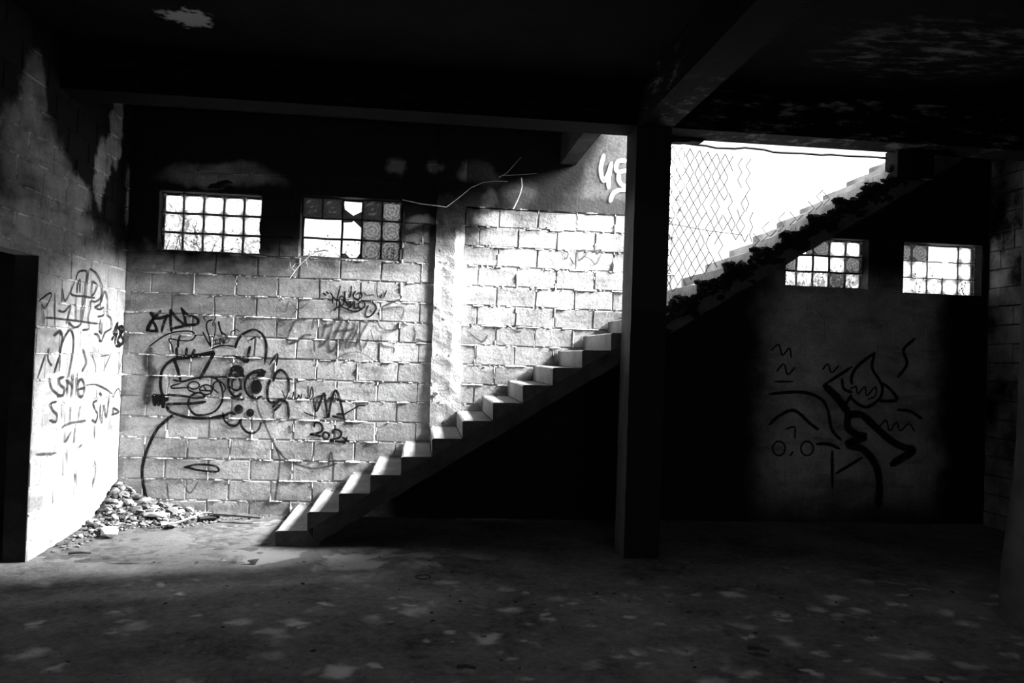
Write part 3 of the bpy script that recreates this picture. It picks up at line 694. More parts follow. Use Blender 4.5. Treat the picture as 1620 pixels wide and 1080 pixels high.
# ------------------------------------------------------------------ graffiti
G = {
 'kdb': [(0.026,[(0.247,1.937),(0.27,1.887),(0.243,1.843),(0.216,1.791)]),
  (0.026,[(0.332,1.957),(0.285,1.9),(0.258,1.861),(0.236,1.809),(0.217,1.77)]),
  (0.026,[(0.258,1.861),(0.289,1.819),(0.307,1.764)]),
  (0.026,[(0.217,1.77),(0.262,1.763),(0.307,1.764)]),
  (0.026,[(0.286,1.887),(0.339,1.894),(0.408,1.918)]),
  (0.026,[(0.395,1.917),(0.373,1.856),(0.352,1.766)]),
  (0.026,[(0.43,1.97),(0.43,1.876),(0.442,1.774)]),
  (0.026,[(0.431,1.961),(0.487,1.895),(0.555,1.829),(0.466,1.8)]),
  (0.026,[(0.532,1.991),(0.56,1.915),(0.576,1.83)]),
  (0.026,[(0.533,1.982),(0.592,1.933),(0.659,1.91),(0.689,1.881),(0.674,1.842),(0.575,1.834)])],
 'hat': [(0.013,[(0.244,1.613),(0.307,1.666),(0.386,1.725),(0.484,1.762),(0.598,1.775),(0.648,1.764),(0.674,1.731)]),
  (0.013,[(0.67,1.735),(0.651,1.7),(0.61,1.681),(0.511,1.682),(0.425,1.692),(0.452,1.629),(0.467,1.561)]),
  (0.0226,[(0.526,1.725),(0.512,1.674),(0.51,1.622)]),
  (0.0243,[(0.498,1.601),(0.501,1.528)]),
  (0.0243,[(0.593,1.6),(0.587,1.539)]),
  (0.0243,[(0.663,1.589),(0.648,1.55)])],
 'vino': [(0.0148,[(0.821,1.891),(0.777,1.872),(0.771,1.811),(0.799,1.727),(0.819,1.633)]),
  (0.0148,[(0.739,1.767),(0.775,1.7),(0.815,1.637)]),
  (0.0148,[(0.884,1.876),(0.899,1.816),(0.918,1.757)]),
  (0.0148,[(0.881,1.867),(0.909,1.782),(0.956,1.749)]),
  (0.0095,[(0.738,1.909),(0.766,1.936),(0.807,1.946)]),
  (0.0095,[(0.738,1.905),(0.759,1.884)]),
  (0.0095,[(0.84,1.951),(0.85,1.909),(0.831,1.865),(0.832,1.831)]),
  (0.0095,[(0.847,1.866),(0.854,1.789),(0.844,1.724),(0.827,1.736)]),
  (0.0095,[(0.833,1.689),(0.887,1.704)]),
  (0.0095,[(0.862,1.695),(0.864,1.652)]),
  (0.0095,[(0.839,1.651),(0.897,1.666)]),
  (0.0095,[(0.905,1.653),(0.903,1.717),(0.938,1.659),(0.932,1.714)]),
  (0.0095,[(0.953,1.706),(0.946,1.672),(0.971,1.673),(0.991,1.699)]),
  (0.0095,[(0.965,1.724),(0.982,1.716)]),
  (0.0139,[(0.832,1.612),(0.885,1.635),(0.951,1.646),(1.035,1.64)]),
  (0.0078,[(0.997,1.751),(1.013,1.786),(1.054,1.805),(1.084,1.788)])],
 'head': [(0.026,[(0.465,1.494),(0.406,1.441),(0.368,1.372),(0.359,1.27),(0.371,1.185),(0.389,1.143)]),
  (0.026,[(0.485,1.504),(0.608,1.516),(0.74,1.542),(0.847,1.558)]),
  (0.0295,[(0.478,1.495),(0.514,1.402),(0.543,1.301)]),
  (0.0295,[(0.843,1.554),(0.801,1.463),(0.762,1.384),(0.731,1.323)]),
  (0.0295,[(0.477,1.502),(0.608,1.527),(0.739,1.553),(0.846,1.578),(0.824,1.513)]),
  (0.0191,[(0.485,1.295),(0.568,1.284),(0.682,1.318),(0.814,1.334),(0.889,1.315),(0.933,1.244),(0.95,1.141),(0.924,1.055),(0.868,0.993),(0.778,0.965),(0.704,0.964),(0.653,1.005),(0.626,1.073),(0.648,1.141),(0.704,1.177),(0.754,1.17),(0.776,1.136),(0.673,1.129),(0.549,1.147),(0.425,1.148)]),
  (0.026,[(0.429,1.059),(0.535,1.066),(0.659,1.073),(0.782,1.09)]),
  (0.026,[(0.43,1.033),(0.456,0.991),(0.539,0.959),(0.664,0.933),(0.813,0.932),(0.936,0.957),(0.994,0.971)]),
  (0.0139,[(0.544,1.262),(0.471,1.239),(0.468,1.217),(0.529,1.219),(0.62,1.226)]),
  (0.0139,[(0.724,1.25),(0.719,1.235),(0.705,1.222),(0.685,1.214),(0.662,1.214),(0.642,1.22),(0.627,1.232),(0.621,1.247),(0.626,1.263),(0.639,1.276),(0.66,1.284),(0.682,1.284),(0.703,1.278),(0.718,1.266),(0.724,1.25)]),
  (0.0139,[(0.849,1.211),(0.844,1.191),(0.828,1.174),(0.805,1.164),(0.778,1.163),(0.754,1.172),(0.737,1.188),(0.73,1.208),(0.735,1.228),(0.751,1.245),(0.775,1.255),(0.801,1.256),(0.825,1.247),(0.843,1.232),(0.849,1.211)]),
  (0.0139,[(0.611,1.243),(0.629,1.201),(0.688,1.177)]),
  (0.0139,[(0.768,1.239),(0.794,1.197)]),
  (0.0139,[(0.736,1.204),(0.844,1.198)]),
  (0.0139,[(0.903,1.183),(0.86,1.22),(0.858,1.267),(0.89,1.294),(0.932,1.287),(0.971,1.236),(0.96,1.193)]),
  (0.0139,[(0.88,1.332),(0.955,1.339),(1.021,1.336)]),
  (0.0451,[(0.312,1.132),(0.418,1.127)]),
  (0.0451,[(0.317,1.107),(0.419,1.101)]),
  (0.0451,[(0.312,1.132),(0.314,1.064)]),
  (0.0451,[(0.349,1.125),(0.351,1.065)]),
  (0.0451,[(0.394,1.117),(0.393,1.045)]),
  (0.0278,[(0.479,0.948),(0.416,0.89),(0.343,0.809),(0.273,0.649),(0.235,0.513),(0.224,0.4),(0.237,0.287),(0.271,0.152)])],
 'face': [(0,[(1.004,1.396),(1.005,1.41),(1.01,1.424),(1.018,1.436),(1.028,1.446),(1.041,1.454),(1.055,1.459),(1.071,1.461),(1.086,1.46),(1.101,1.456),(1.114,1.449),(1.126,1.439),(1.134,1.428),(1.14,1.415),(1.142,1.401),(1.136,1.366),(1.134,1.36),(1.13,1.355),(1.123,1.35),(1.113,1.346),(1.102,1.342),(1.089,1.34),(1.075,1.339),(1.062,1.339),(1.049,1.341),(1.037,1.343),(1.027,1.347),(1.02,1.351),(1.015,1.357),(1.013,1.362)]),
  (0,[(1.148,1.028),(1.145,1.007),(1.134,0.99),(1.117,0.98),(1.098,0.98),(1.081,0.989),(1.069,1.005),(1.064,1.026),(1.067,1.047),(1.078,1.064),(1.095,1.074),(1.114,1.074),(1.131,1.065),(1.143,1.049),(1.148,1.028)]),
  (0,[(1.253,0.996),(1.25,0.978),(1.24,0.964),(1.225,0.955),(1.209,0.955),(1.193,0.963),(1.182,0.977),(1.178,0.994),(1.181,1.012),(1.191,1.027),(1.205,1.035),(1.222,1.036),(1.238,1.028),(1.249,1.014),(1.253,0.996)]),
  (0,[(1.321,1.251),(1.317,1.22),(1.302,1.195),(1.28,1.18),(1.255,1.18),(1.232,1.193),(1.216,1.217),(1.209,1.248),(1.214,1.279),(1.228,1.304),(1.25,1.318),(1.275,1.319),(1.298,1.306),(1.314,1.282),(1.321,1.251)]),
  (0,[(1.182,1.367),(1.231,1.415),(1.308,1.434),(1.354,1.407),(1.334,1.349),(1.256,1.352)]),
  (0.0231,[(1.117,1.171),(1.093,1.155),(1.067,1.153),(1.042,1.166),(1.021,1.193),(1.005,1.229),(0.997,1.272),(0.998,1.316),(1.007,1.356),(1.024,1.388),(1.046,1.409),(1.072,1.416),(1.098,1.407),(1.121,1.385),(1.139,1.352)]),
  (0.0231,[(1.316,1.158),(1.287,1.144),(1.256,1.14),(1.225,1.148),(1.196,1.166),(1.174,1.193),(1.159,1.226),(1.153,1.263),(1.156,1.301),(1.169,1.335),(1.189,1.363),(1.216,1.383),(1.246,1.392),(1.278,1.39),(1.308,1.377)]),
  (0.0185,[(1.036,1.25),(1.032,1.274),(1.035,1.299),(1.045,1.319),(1.059,1.332),(1.075,1.335),(1.092,1.329),(1.105,1.314),(1.114,1.292),(1.117,1.267),(1.113,1.243),(1.103,1.224),(1.088,1.212),(1.072,1.21),(1.055,1.217)]),
  (0.0185,[(1.014,1.248),(1.06,1.215),(1.126,1.228)]),
  (0.0185,[(1.028,1.179),(1.074,1.152),(1.117,1.182)]),
  (0.0185,[(1.029,1.145),(1.075,1.123),(1.141,1.123)]),
  (0.0231,[(1.069,0.98),(1.024,0.991),(0.986,0.972),(0.959,0.96)]),
  (0.0231,[(0.893,0.942),(0.981,0.961)]),
  (0.0208,[(0.958,0.983),(0.977,0.915),(1.029,0.871),(1.095,0.872),(1.121,0.919)]),
  (0.0208,[(1.127,0.924),(1.14,0.862),(1.187,0.811),(1.243,0.795),(1.298,0.831),(1.323,0.901)]),
  (0.0231,[(1.05,1.633),(1.075,1.708),(1.128,1.768),(1.216,1.811),(1.296,1.774),(1.338,1.695),(1.347,1.603),(1.334,1.487)]),
  (0.0255,[(1.189,1.638),(1.175,1.562),(1.166,1.493),(1.104,1.52),(1.037,1.541),(0.937,1.532)]),
  (0.0162,[(1.385,1.477),(1.454,1.583),(1.448,1.468)]),
  (0.0162,[(1.197,1.713),(1.235,1.737)]),
  (0.0255,[(1.425,1.323),(1.445,1.387),(1.489,1.423),(1.54,1.39),(1.572,1.31),(1.575,1.218)]),
  (0.0255,[(1.391,1.316),(1.372,1.235),(1.382,1.126),(1.433,1.104),(1.5,1.129),(1.569,1.091),(1.584,0.964)]),
  (0.0255,[(1.435,1.064),(1.478,1.1)]),
  (0.0255,[(1.453,1.03),(1.501,1.083)])],
 'nape': [(0.0185,[(1.268,1.152),(1.295,1.015),(1.355,0.901),(1.417,0.765),(1.477,0.651),(1.515,0.537),(1.501,0.307),(1.485,0.146)]),
  (0.0185,[(1.477,0.651),(1.594,0.539),(1.8,0.466),(1.935,0.476),(2.059,0.513)]),
  (0.0185,[(1.985,0.495),(2.005,0.627),(2.039,0.501)]),
  (0.0185,[(1.465,0.674),(1.524,0.606)]),
  (0.0139,[(0.461,0.291),(0.478,0.133)]),
  (0.0139,[(0.626,0.271),(0.677,0.203),(0.745,0.307)]),
  (0.0139,[(1.734,1.014),(1.826,0.982)]),
  (0.0315,[(1.595,0.859),(1.592,0.826)])],
 'wm': [(0.0222,[(1.82,1.146),(1.847,1.026),(1.889,1.129),(1.918,1.209),(1.94,1.094),(1.967,0.974),(1.989,1.114),(2.026,1.235),(2.07,1.162),(2.123,0.959)]),
  (0.0222,[(1.833,1.165),(1.932,1.186)]),
  (0.0222,[(2.012,0.984),(2.077,0.967),(2.132,0.955)]),
  (0.0222,[(2.057,1.004),(2.13,1.006)]),
  (0.0222,[(1.969,1.159),(2.043,1.152),(2.098,1.13)]),
  (0.012,[(1.514,1.221),(1.548,1.148),(1.569,1.204)]),
  (0.012,[(1.575,1.158),(1.611,1.15),(1.627,1.215)]),
  (0.012,[(1.634,1.15),(1.666,1.151),(1.673,1.188),(1.693,1.143),(1.7,1.189)]),
  (0.012,[(1.742,1.162),(1.765,1.154),(1.761,1.265)]),
  (0.012,[(1.779,1.154),(1.797,1.266),(1.814,1.183),(1.788,1.136)]),
  (0.012,[(1.739,1.014),(1.794,0.988),(1.858,0.971)]),
  (0.012,[(1.922,0.964),(1.985,0.974)]),
  (0.012,[(2.13,1.01),(2.202,1.054),(2.265,1.093),(2.32,1.094)]),
  (0,[(2.206,0.932),(2.205,0.924),(2.201,0.918),(2.194,0.915),(2.187,0.915),(2.18,0.918),(2.175,0.924),(2.173,0.931),(2.175,0.938),(2.179,0.944),(2.186,0.947),(2.193,0.948),(2.2,0.944),(2.204,0.939),(2.206,0.932)])],
 'year': [(0.0185,[(1.834,0.878),(1.842,0.911),(1.888,0.912),(1.916,0.866),(1.9,0.824),(1.801,0.799),(1.837,0.795),(1.901,0.778)]),
  (0.0185,[(1.982,0.789),(1.98,0.774),(1.971,0.763),(1.959,0.756),(1.945,0.756),(1.933,0.762),(1.924,0.773),(1.92,0.788),(1.923,0.802),(1.931,0.814),(1.943,0.821),(1.957,0.821),(1.969,0.815),(1.979,0.803),(1.982,0.789)]),
  (0.0185,[(2.018,0.818),(2.022,0.846),(2.063,0.851),(2.101,0.819),(2.084,0.773),(1.998,0.748),(2.049,0.735),(2.14,0.728)]),
  (0.0185,[(2.12,0.774),(2.168,0.737)]),
  (0.0185,[(2.157,0.774),(2.132,0.718)])],
 'komeor': [(0.0139,[(1.876,2.195),(1.9,2.176)]),
  (0.0139,[(1.906,2.211),(1.924,2.194)]),
  (0.0139,[(1.944,2.205),(1.966,2.168),(1.968,2.105)]),
  (0.0139,[(2.038,2.272),(2.026,2.212),(2.011,2.142),(2.01,2.079)]),
  (0.0139,[(1.976,2.161),(2.012,2.121)]),
  (0.0139,[(1.988,2.029),(2.014,2.061),(2.055,2.07),(2.111,2.048),(2.167,2.029),(2.222,2.035),(2.262,2.054)]),
  (0.0139,[(2.081,2.13),(2.079,2.111),(2.073,2.095),(2.064,2.085),(2.053,2.085),(2.042,2.093),(2.035,2.109),(2.032,2.128),(2.033,2.148),(2.04,2.164),(2.049,2.174),(2.06,2.174),(2.071,2.166),(2.078,2.15),(2.081,2.13)]),
  (0.0139,[(2.084,2.222),(2.09,2.145),(2.116,2.09),(2.143,2.126),(2.141,2.063),(2.18,2.127),(2.183,2.065),(2.221,2.066)]),
  (0.0139,[(2.147,2.277),(2.146,2.217),(2.134,2.168)]),
  (0.0139,[(2.187,2.229),(2.168,2.176),(2.218,2.15),(2.251,2.186),(2.243,2.218),(2.209,2.206)]),
  (0.0139,[(2.286,2.097),(2.283,2.081),(2.275,2.069),(2.262,2.062),(2.248,2.061),(2.235,2.067),(2.226,2.079),(2.222,2.094),(2.225,2.109),(2.233,2.122),(2.246,2.129),(2.26,2.13),(2.273,2.124),(2.282,2.112),(2.286,2.097)]),
  (0.0139,[(2.28,2.132),(2.322,2.126),(2.357,2.121),(2.392,2.094),(2.394,2.052),(2.361,2.001),(2.317,1.979),(2.295,1.999),(2.304,2.048),(2.32,2.091)]),
  (0.0139,[(2.339,2.05),(2.35,2.029)]),
  (0.0139,[(2.447,2.205),(2.435,2.176)]),
  (0.0139,[(2.495,2.246),(2.469,2.181)]),
  (0.009,[(2.27,2.219),(2.299,2.195),(2.368,2.202)]),
  (0.009,[(2.398,2.333),(2.398,2.242),(2.407,2.182)])],
 'chrome': [(0.0236,[(1.718,1.928),(1.624,1.917),(1.579,1.846),(1.548,1.755),(1.544,1.692)]),
  (0.0236,[(1.571,1.686),(1.645,1.717),(1.71,1.775),(1.765,1.777)]),
  (0.0236,[(1.794,1.924),(1.776,1.847)]),
  (0.0236,[(1.855,1.933),(1.891,1.879),(1.973,1.889)]),
  (0.0236,[(1.911,1.886),(1.881,1.781),(1.864,1.669)]),
  (0.0236,[(1.973,1.882),(1.943,1.769),(1.891,1.684)]),
  (0.0236,[(1.943,1.769),(1.946,1.672),(1.982,1.624),(2.054,1.731)]),
  (0.0236,[(1.992,1.924),(2.039,1.961),(2.067,1.941),(2.042,1.87),(1.991,1.75)]),
  (0.0236,[(2.135,1.944),(2.105,1.831),(2.068,1.718),(2.05,1.647)]),
  (0.0236,[(2.009,1.827),(2.173,1.847)]),
  (0.0236,[(2.198,1.932),(2.174,1.819),(2.109,1.712),(2.111,1.663)]),
  (0.0236,[(2.24,1.92),(2.209,1.821),(2.139,1.664)]),
  (0.0236,[(2.322,1.923),(2.245,1.766),(2.263,1.64)]),
  (0.0236,[(2.209,1.821),(2.245,1.759),(2.207,1.688)]),
  (0.0236,[(2.328,1.755),(2.287,1.669)]),
  (0.0236,[(1.8,1.736),(1.808,1.625)])],
 'loops': [(0.0097,[(1.932,1.487),(2.006,1.541),(2.093,1.596),(2.195,1.624),(2.278,1.613),(2.384,1.553)]),
  (0.0097,[(1.443,2.042),(1.509,1.996),(1.552,2.106),(1.627,2.022),(1.726,2.092)]),
  (0.0097,[(1.448,1.9),(1.51,1.878),(1.45,1.842)]),
  (0.0097,[(1.453,1.779),(1.501,1.76)]),
  (0.0097,[(1.581,1.964),(1.627,2.022)])],
 'sblock': [(0.0181,[(2.62,2.163),(2.496,2.105),(2.456,2.068),(2.46,1.949)]),
  (0.0181,[(2.47,2.069),(2.664,2.084),(2.647,1.97)]),
  (0.0181,[(2.42,1.919),(2.449,1.878),(2.505,1.852),(2.595,1.863),(2.621,1.92),(2.705,1.909)]),
  (0.0181,[(2.459,1.794),(2.469,1.704),(2.581,1.679),(2.583,1.63)]),
  (0.0181,[(2.776,1.89),(2.792,1.828),(2.784,1.764)]),
  (0.0097,[(2.353,1.847),(2.369,1.791),(2.381,1.75)]),
  (0.0204,[(2.815,1.773),(2.893,1.75),(2.957,1.75)])],
 'pill': [(0.0185,[(0.619,0.452),(0.728,0.481),(0.882,0.475),(0.934,0.446),(0.918,0.416),(0.752,0.427),(0.619,0.457)]),
  (0,[(0.671,0.455),(0.669,0.448),(0.662,0.443),(0.652,0.439),(0.64,0.439),(0.629,0.442),(0.622,0.447),(0.619,0.454),(0.621,0.461),(0.628,0.467),(0.639,0.47),(0.65,0.47),(0.661,0.467),(0.669,0.462),(0.671,0.455)])],
 'akur': [(0.0165,[(4.241,2.724),(4.291,2.648),(4.32,2.705),(4.264,2.741)]),
  (0.0165,[(4.337,2.674),(4.387,2.598),(4.414,2.74),(4.433,2.639),(4.526,2.73),(4.478,2.751),(4.431,2.725)]),
  (0.0165,[(4.496,2.681),(4.56,2.653),(4.609,2.608),(4.662,2.705)]),
  (0.0165,[(4.574,2.732),(4.66,2.76),(4.622,2.711)]),
  (0.015,[(3.734,1.933),(3.798,1.889),(3.86,1.891)]),
  (0.015,[(3.318,1.872),(3.46,1.769),(3.52,1.833)])],
 'white45': [(0.0352,[(4.659,3.73),(4.631,3.59),(4.667,3.47),(4.711,3.548),(4.741,3.647)]),
  (0.0352,[(4.743,3.654),(4.721,3.526),(4.72,3.41)]),
  (0.0352,[(4.888,3.692),(4.813,3.681),(4.791,3.61),(4.821,3.573),(4.902,3.594)]),
  (0.0352,[(4.824,3.543),(4.826,3.485),(4.865,3.437),(4.919,3.431)]),
  (0.0352,[(4.744,3.273),(4.769,3.344),(4.827,3.382),(4.921,3.394)])],
 'smear': [(0.0694,[(0.248,1.554),(0.231,1.44),(0.282,1.351),(0.261,1.237),(0.24,1.101)])],
 'napa': [(0.015,[(-1.168,2.154),(-1.127,2.211),(-1.034,2.235),(-0.955,2.223),(-0.972,2.102),(-0.992,2.011),(-1.035,1.89),(-1.024,1.792),(-1.15,1.753),(-1.267,1.792)]),
  (0.015,[(-0.914,2.252),(-0.939,2.135),(-0.961,1.993),(-1.005,1.832)]),
  (0.015,[(-0.89,2.265),(-0.733,2.235),(-0.609,2.142),(-0.607,2.048),(-0.733,1.993),(-0.836,1.989),(-0.854,1.919),(-0.883,1.837),(-0.856,1.752),(-0.983,1.739)]),
  (0.015,[(-0.824,2.165),(-0.723,2.138),(-0.756,2.078),(-0.829,2.042),(-0.828,2.154)]),
  (0.015,[(-0.754,1.945),(-0.627,1.984),(-0.544,2.099),(-0.467,2.025),(-0.452,1.898),(-0.363,1.859),(-0.345,1.773),(-0.489,1.726),(-0.576,1.645),(-0.649,1.701),(-0.729,1.712)]),
  (0.015,[(-0.754,1.94),(-0.621,1.932),(-0.555,1.951),(-0.548,1.883),(-0.654,1.868)]),
  (0.015,[(-0.597,1.839),(-0.616,1.765),(-0.57,1.714),(-0.567,1.808)]),
  (0.015,[(-1.134,2.05),(-1.118,2.129),(-1.085,2.152),(-1.075,2.055)]),
  (0.0139,[(-1.413,2.048),(-1.361,1.958),(-1.269,2.031)]),
  (0.0139,[(-1.545,2.001),(-1.521,1.755)]),
  (0.0139,[(-1.46,1.878),(-1.363,1.873),(-1.247,1.927),(-1.292,1.82),(-1.31,1.781)]),
  (0.0139,[(-1.805,1.934),(-1.646,1.999),(-1.608,1.983),(-1.704,1.883),(-1.754,1.907)]),
  (0.0139,[(-1.188,2.133),(-1.245,2.023),(-0.988,2.021),(-0.762,2.022)]),
  (0.0139,[(-1.153,2.01),(-1.133,1.817)]),
  (0.0139,[(-1.73,1.855),(-1.712,1.767)]),
  (0.0139,[(-1.687,1.812),(-1.269,1.811),(-0.634,1.801)])],
 'eighteen': [(0.0278,[(-0.188,1.822),(-0.275,1.721),(-0.186,1.72)]),
  (0.0278,[(-0.188,1.822),(-0.236,1.639)]),
  (0.0278,[(-0.088,1.798),(-0.022,1.76),(-0.111,1.724),(-0.018,1.67),(-0.083,1.622),(-0.17,1.662),(-0.075,1.736),(-0.147,1.779),(-0.088,1.798)]),
  (0.0278,[(-0.313,1.671),(-0.294,1.685)]),
  (0.0278,[(0.032,1.705),(0.043,1.692)]),
  (0.0278,[(-0.203,1.61),(-0.103,1.605)])],
 'narch': [(0.0278,[(-1.514,1.682),(-1.422,1.712),(-1.374,1.657),(-1.414,1.517),(-1.486,1.398)]),
  (0.0278,[(-1.371,1.629),(-1.302,1.696),(-1.227,1.732),(-1.164,1.671),(-1.163,1.545),(-1.223,1.354)]),
  (0.0185,[(-1.4,1.591),(-1.403,1.405)]),
  (0.0185,[(-1.605,1.572),(-1.618,1.5),(-1.552,1.445)]),
  (0.0185,[(-1.77,1.36),(-1.66,1.527)])],
 'smo': [(0.0255,[(-1.322,1.345),(-1.396,1.338),(-1.381,1.291),(-1.297,1.254),(-1.314,1.203),(-1.394,1.203)]),
  (0.0255,[(-1.241,1.314),(-1.241,1.2)]),
  (0.0255,[(-1.265,1.324),(-1.146,1.267),(-1.161,1.181)]),
  (0.0255,[(-1.144,1.359),(-1.145,1.253)]),
  (0.0255,[(-1.064,1.367),(-1.058,1.2)]),
  (0.0255,[(-0.9,1.243),(-0.903,1.21),(-0.919,1.185),(-0.945,1.172),(-0.976,1.173),(-1.004,1.189),(-1.025,1.216),(-1.035,1.248),(-1.032,1.28),(-1.016,1.305),(-0.991,1.319),(-0.96,1.318),(-0.932,1.302),(-0.91,1.276),(-0.9,1.243)]),
  (0.0255,[(-1.015,1.238),(-0.902,1.243)]),
  (0.0208,[(-1.573,1.343),(-1.514,1.259),(-1.361,1.196)]),
  (0.0208,[(-1.442,1.154),(-1.527,1.146),(-1.487,1.093),(-1.406,1.05),(-1.426,0.998),(-1.527,1.018)])],
 'sin': [(0.0231,[(-0.613,1.116),(-0.69,1.1),(-0.631,1.034),(-0.578,0.994),(-0.619,0.924),(-0.688,0.955)]),
  (0.0231,[(-0.522,1.069),(-0.519,0.942)]),
  (0.0231,[(-0.539,1.18),(-0.516,1.163)]),
  (0.0231,[(-0.483,0.907),(-0.444,1.064),(-0.371,0.951),(-0.319,1.153)]),
  (0.0231,[(-0.212,1.027),(-0.204,0.961)]),
  (0.0231,[(-0.234,0.968),(-0.056,0.977),(-0.197,1.026)]),
  (0.0139,[(-0.86,1.266),(-0.655,1.263),(-0.405,1.211),(-0.256,1.161)]),
  (0.0139,[(-0.223,1.126),(-0.169,1.179),(-0.081,1.197),(0.058,1.066)]),
  (0.0139,[(-0.291,0.956),(-0.279,0.846)])],
 'faint': [(0.0139,[(-0.124,1.579),(-0.094,1.311)]),
  (0.0139,[(-0.014,1.557),(-0.102,1.379)]),
  (0.0139,[(0.066,1.546),(-0.001,1.309)]),
  (0.0139,[(-0.761,1.525),(-0.673,1.432),(-0.667,1.369)]),
  (0.0139,[(-0.327,1.535),(-0.48,1.386)]),
  (0.0139,[(-0.549,1.514),(-0.383,1.524)]),
  (0.0301,[(-0.953,1.565),(-0.881,1.465),(-0.947,1.396)]),
  (0.0231,[(-1.052,0.906),(-1.064,0.8)]),
  (0.0231,[(-0.953,0.748),(-0.905,0.753)]),
  (0.0231,[(-0.609,0.585),(-0.571,0.475),(-0.637,0.361)]),
  (0.0231,[(-1.003,0.537),(-0.979,0.426)]),
  (0.0231,[(-1.725,0.778),(-1.401,0.743)]),
  (0.0231,[(-1.314,0.94),(-1.161,0.964),(-0.853,0.958)]),
  (0.0231,[(-1.163,1.09),(-1.164,0.993)]),
  (0.0231,[(-1.324,1.147),(-1.312,1.024)]),
  (0.0231,[(-0.964,1.086),(-1.002,0.99)]),
  (0.0231,[(-1.206,0.739),(-1.186,0.65)]),
  (0.0231,[(-0.641,0.889),(-0.631,0.795)]),
  (0.0231,[(-1.244,0.895),(-1.236,0.818),(-1.131,0.884)])],
 'bigtag': [(0.0312,[(7.658,1.792),(7.483,1.656),(7.417,1.541),(7.419,1.467)]),
  (0.0312,[(7.668,1.793),(7.642,1.642),(7.725,1.513),(7.767,1.421),(7.73,1.307),(7.594,1.219),(7.474,1.263),(7.414,1.317)]),
  (0.0312,[(7.405,1.634),(7.135,1.458)]),
  (0.0312,[(6.517,1.329),(6.865,1.358),(7.081,1.289),(7.163,1.161),(7.207,0.976),(7.308,0.867)]),
  (0.0312,[(6.526,1.016),(6.639,1.111),(6.792,1.161),(6.971,1.027),(7.051,0.973)]),
  (0.0312,[(7.223,0.735),(7.233,0.364)]),
  (0.0312,[(7.278,0.513),(7.549,0.676)]),
  (0.0312,[(7.731,1.288),(7.929,1.303),(7.867,1.405),(7.765,1.477)]),
  (0.0312,[(7.943,1.557),(8.039,1.692),(7.995,1.841),(8.112,1.959)]),
  (0.0312,[(7.952,1.2),(8.092,1.185),(8.215,1.113)]),
  (0.0312,[(7.31,1.501),(7.332,1.408),(7.412,1.373)]),
  (0.0312,[(7.055,0.815),(7.172,0.818),(7.291,0.774)]),
  (0.0312,[(7.413,1.336),(7.357,1.241)]),
  (0.0729,[(7.136,1.421),(7.256,1.313),(7.378,1.167)]),
  (0.0729,[(7.389,1.13),(7.537,1.134),(7.699,1.007),(7.861,0.879),(8.002,0.807),(8.133,0.772),(8.025,0.695),(7.907,0.627)]),
  (0.0729,[(7.389,1.13),(7.387,0.999),(7.483,0.927),(7.583,0.901),(7.388,0.822),(7.546,0.779),(7.668,0.669),(7.741,0.521),(7.76,0.335),(7.75,0.185)]),
  (0.0174,[(6.697,0.761),(6.692,0.729),(6.674,0.703),(6.647,0.688),(6.617,0.688),(6.589,0.702),(6.57,0.727),(6.562,0.759),(6.568,0.791),(6.586,0.817),(6.613,0.832),(6.643,0.832),(6.67,0.819),(6.69,0.793),(6.697,0.761)]),
  (0.0174,[(7.008,0.768),(7.002,0.736),(6.984,0.709),(6.957,0.695),(6.926,0.694),(6.899,0.708),(6.879,0.733),(6.872,0.765),(6.877,0.797),(6.895,0.823),(6.922,0.838),(6.953,0.839),(6.98,0.825),(7,0.8),(7.008,0.768)]),
  (0.0174,[(6.523,1.792),(6.599,1.85),(6.641,1.74),(6.716,1.817),(6.738,1.725)]),
  (0.0174,[(6.587,1.572),(6.662,1.648),(6.704,1.538),(6.78,1.615)]),
  (0.0174,[(7.092,1.606),(7.149,1.664),(7.19,1.572),(7.267,1.649)]),
  (0.0174,[(7.411,1.41),(7.47,1.431),(7.491,1.357),(7.568,1.434),(7.591,1.341),(7.687,1.437),(7.69,1.343),(7.611,1.304)]),
  (0.0174,[(7.738,1.007),(7.816,1.084),(7.858,0.973),(7.936,1.068),(7.978,0.976),(8.076,1.053),(8.138,0.979)]),
  (0.0174,[(6.701,0.965),(6.797,0.985),(6.801,0.874)]),
  (0.0174,[(6.757,0.689),(6.785,0.726)]),
  (0.0174,[(6.571,1.46),(6.764,1.466)])],
}

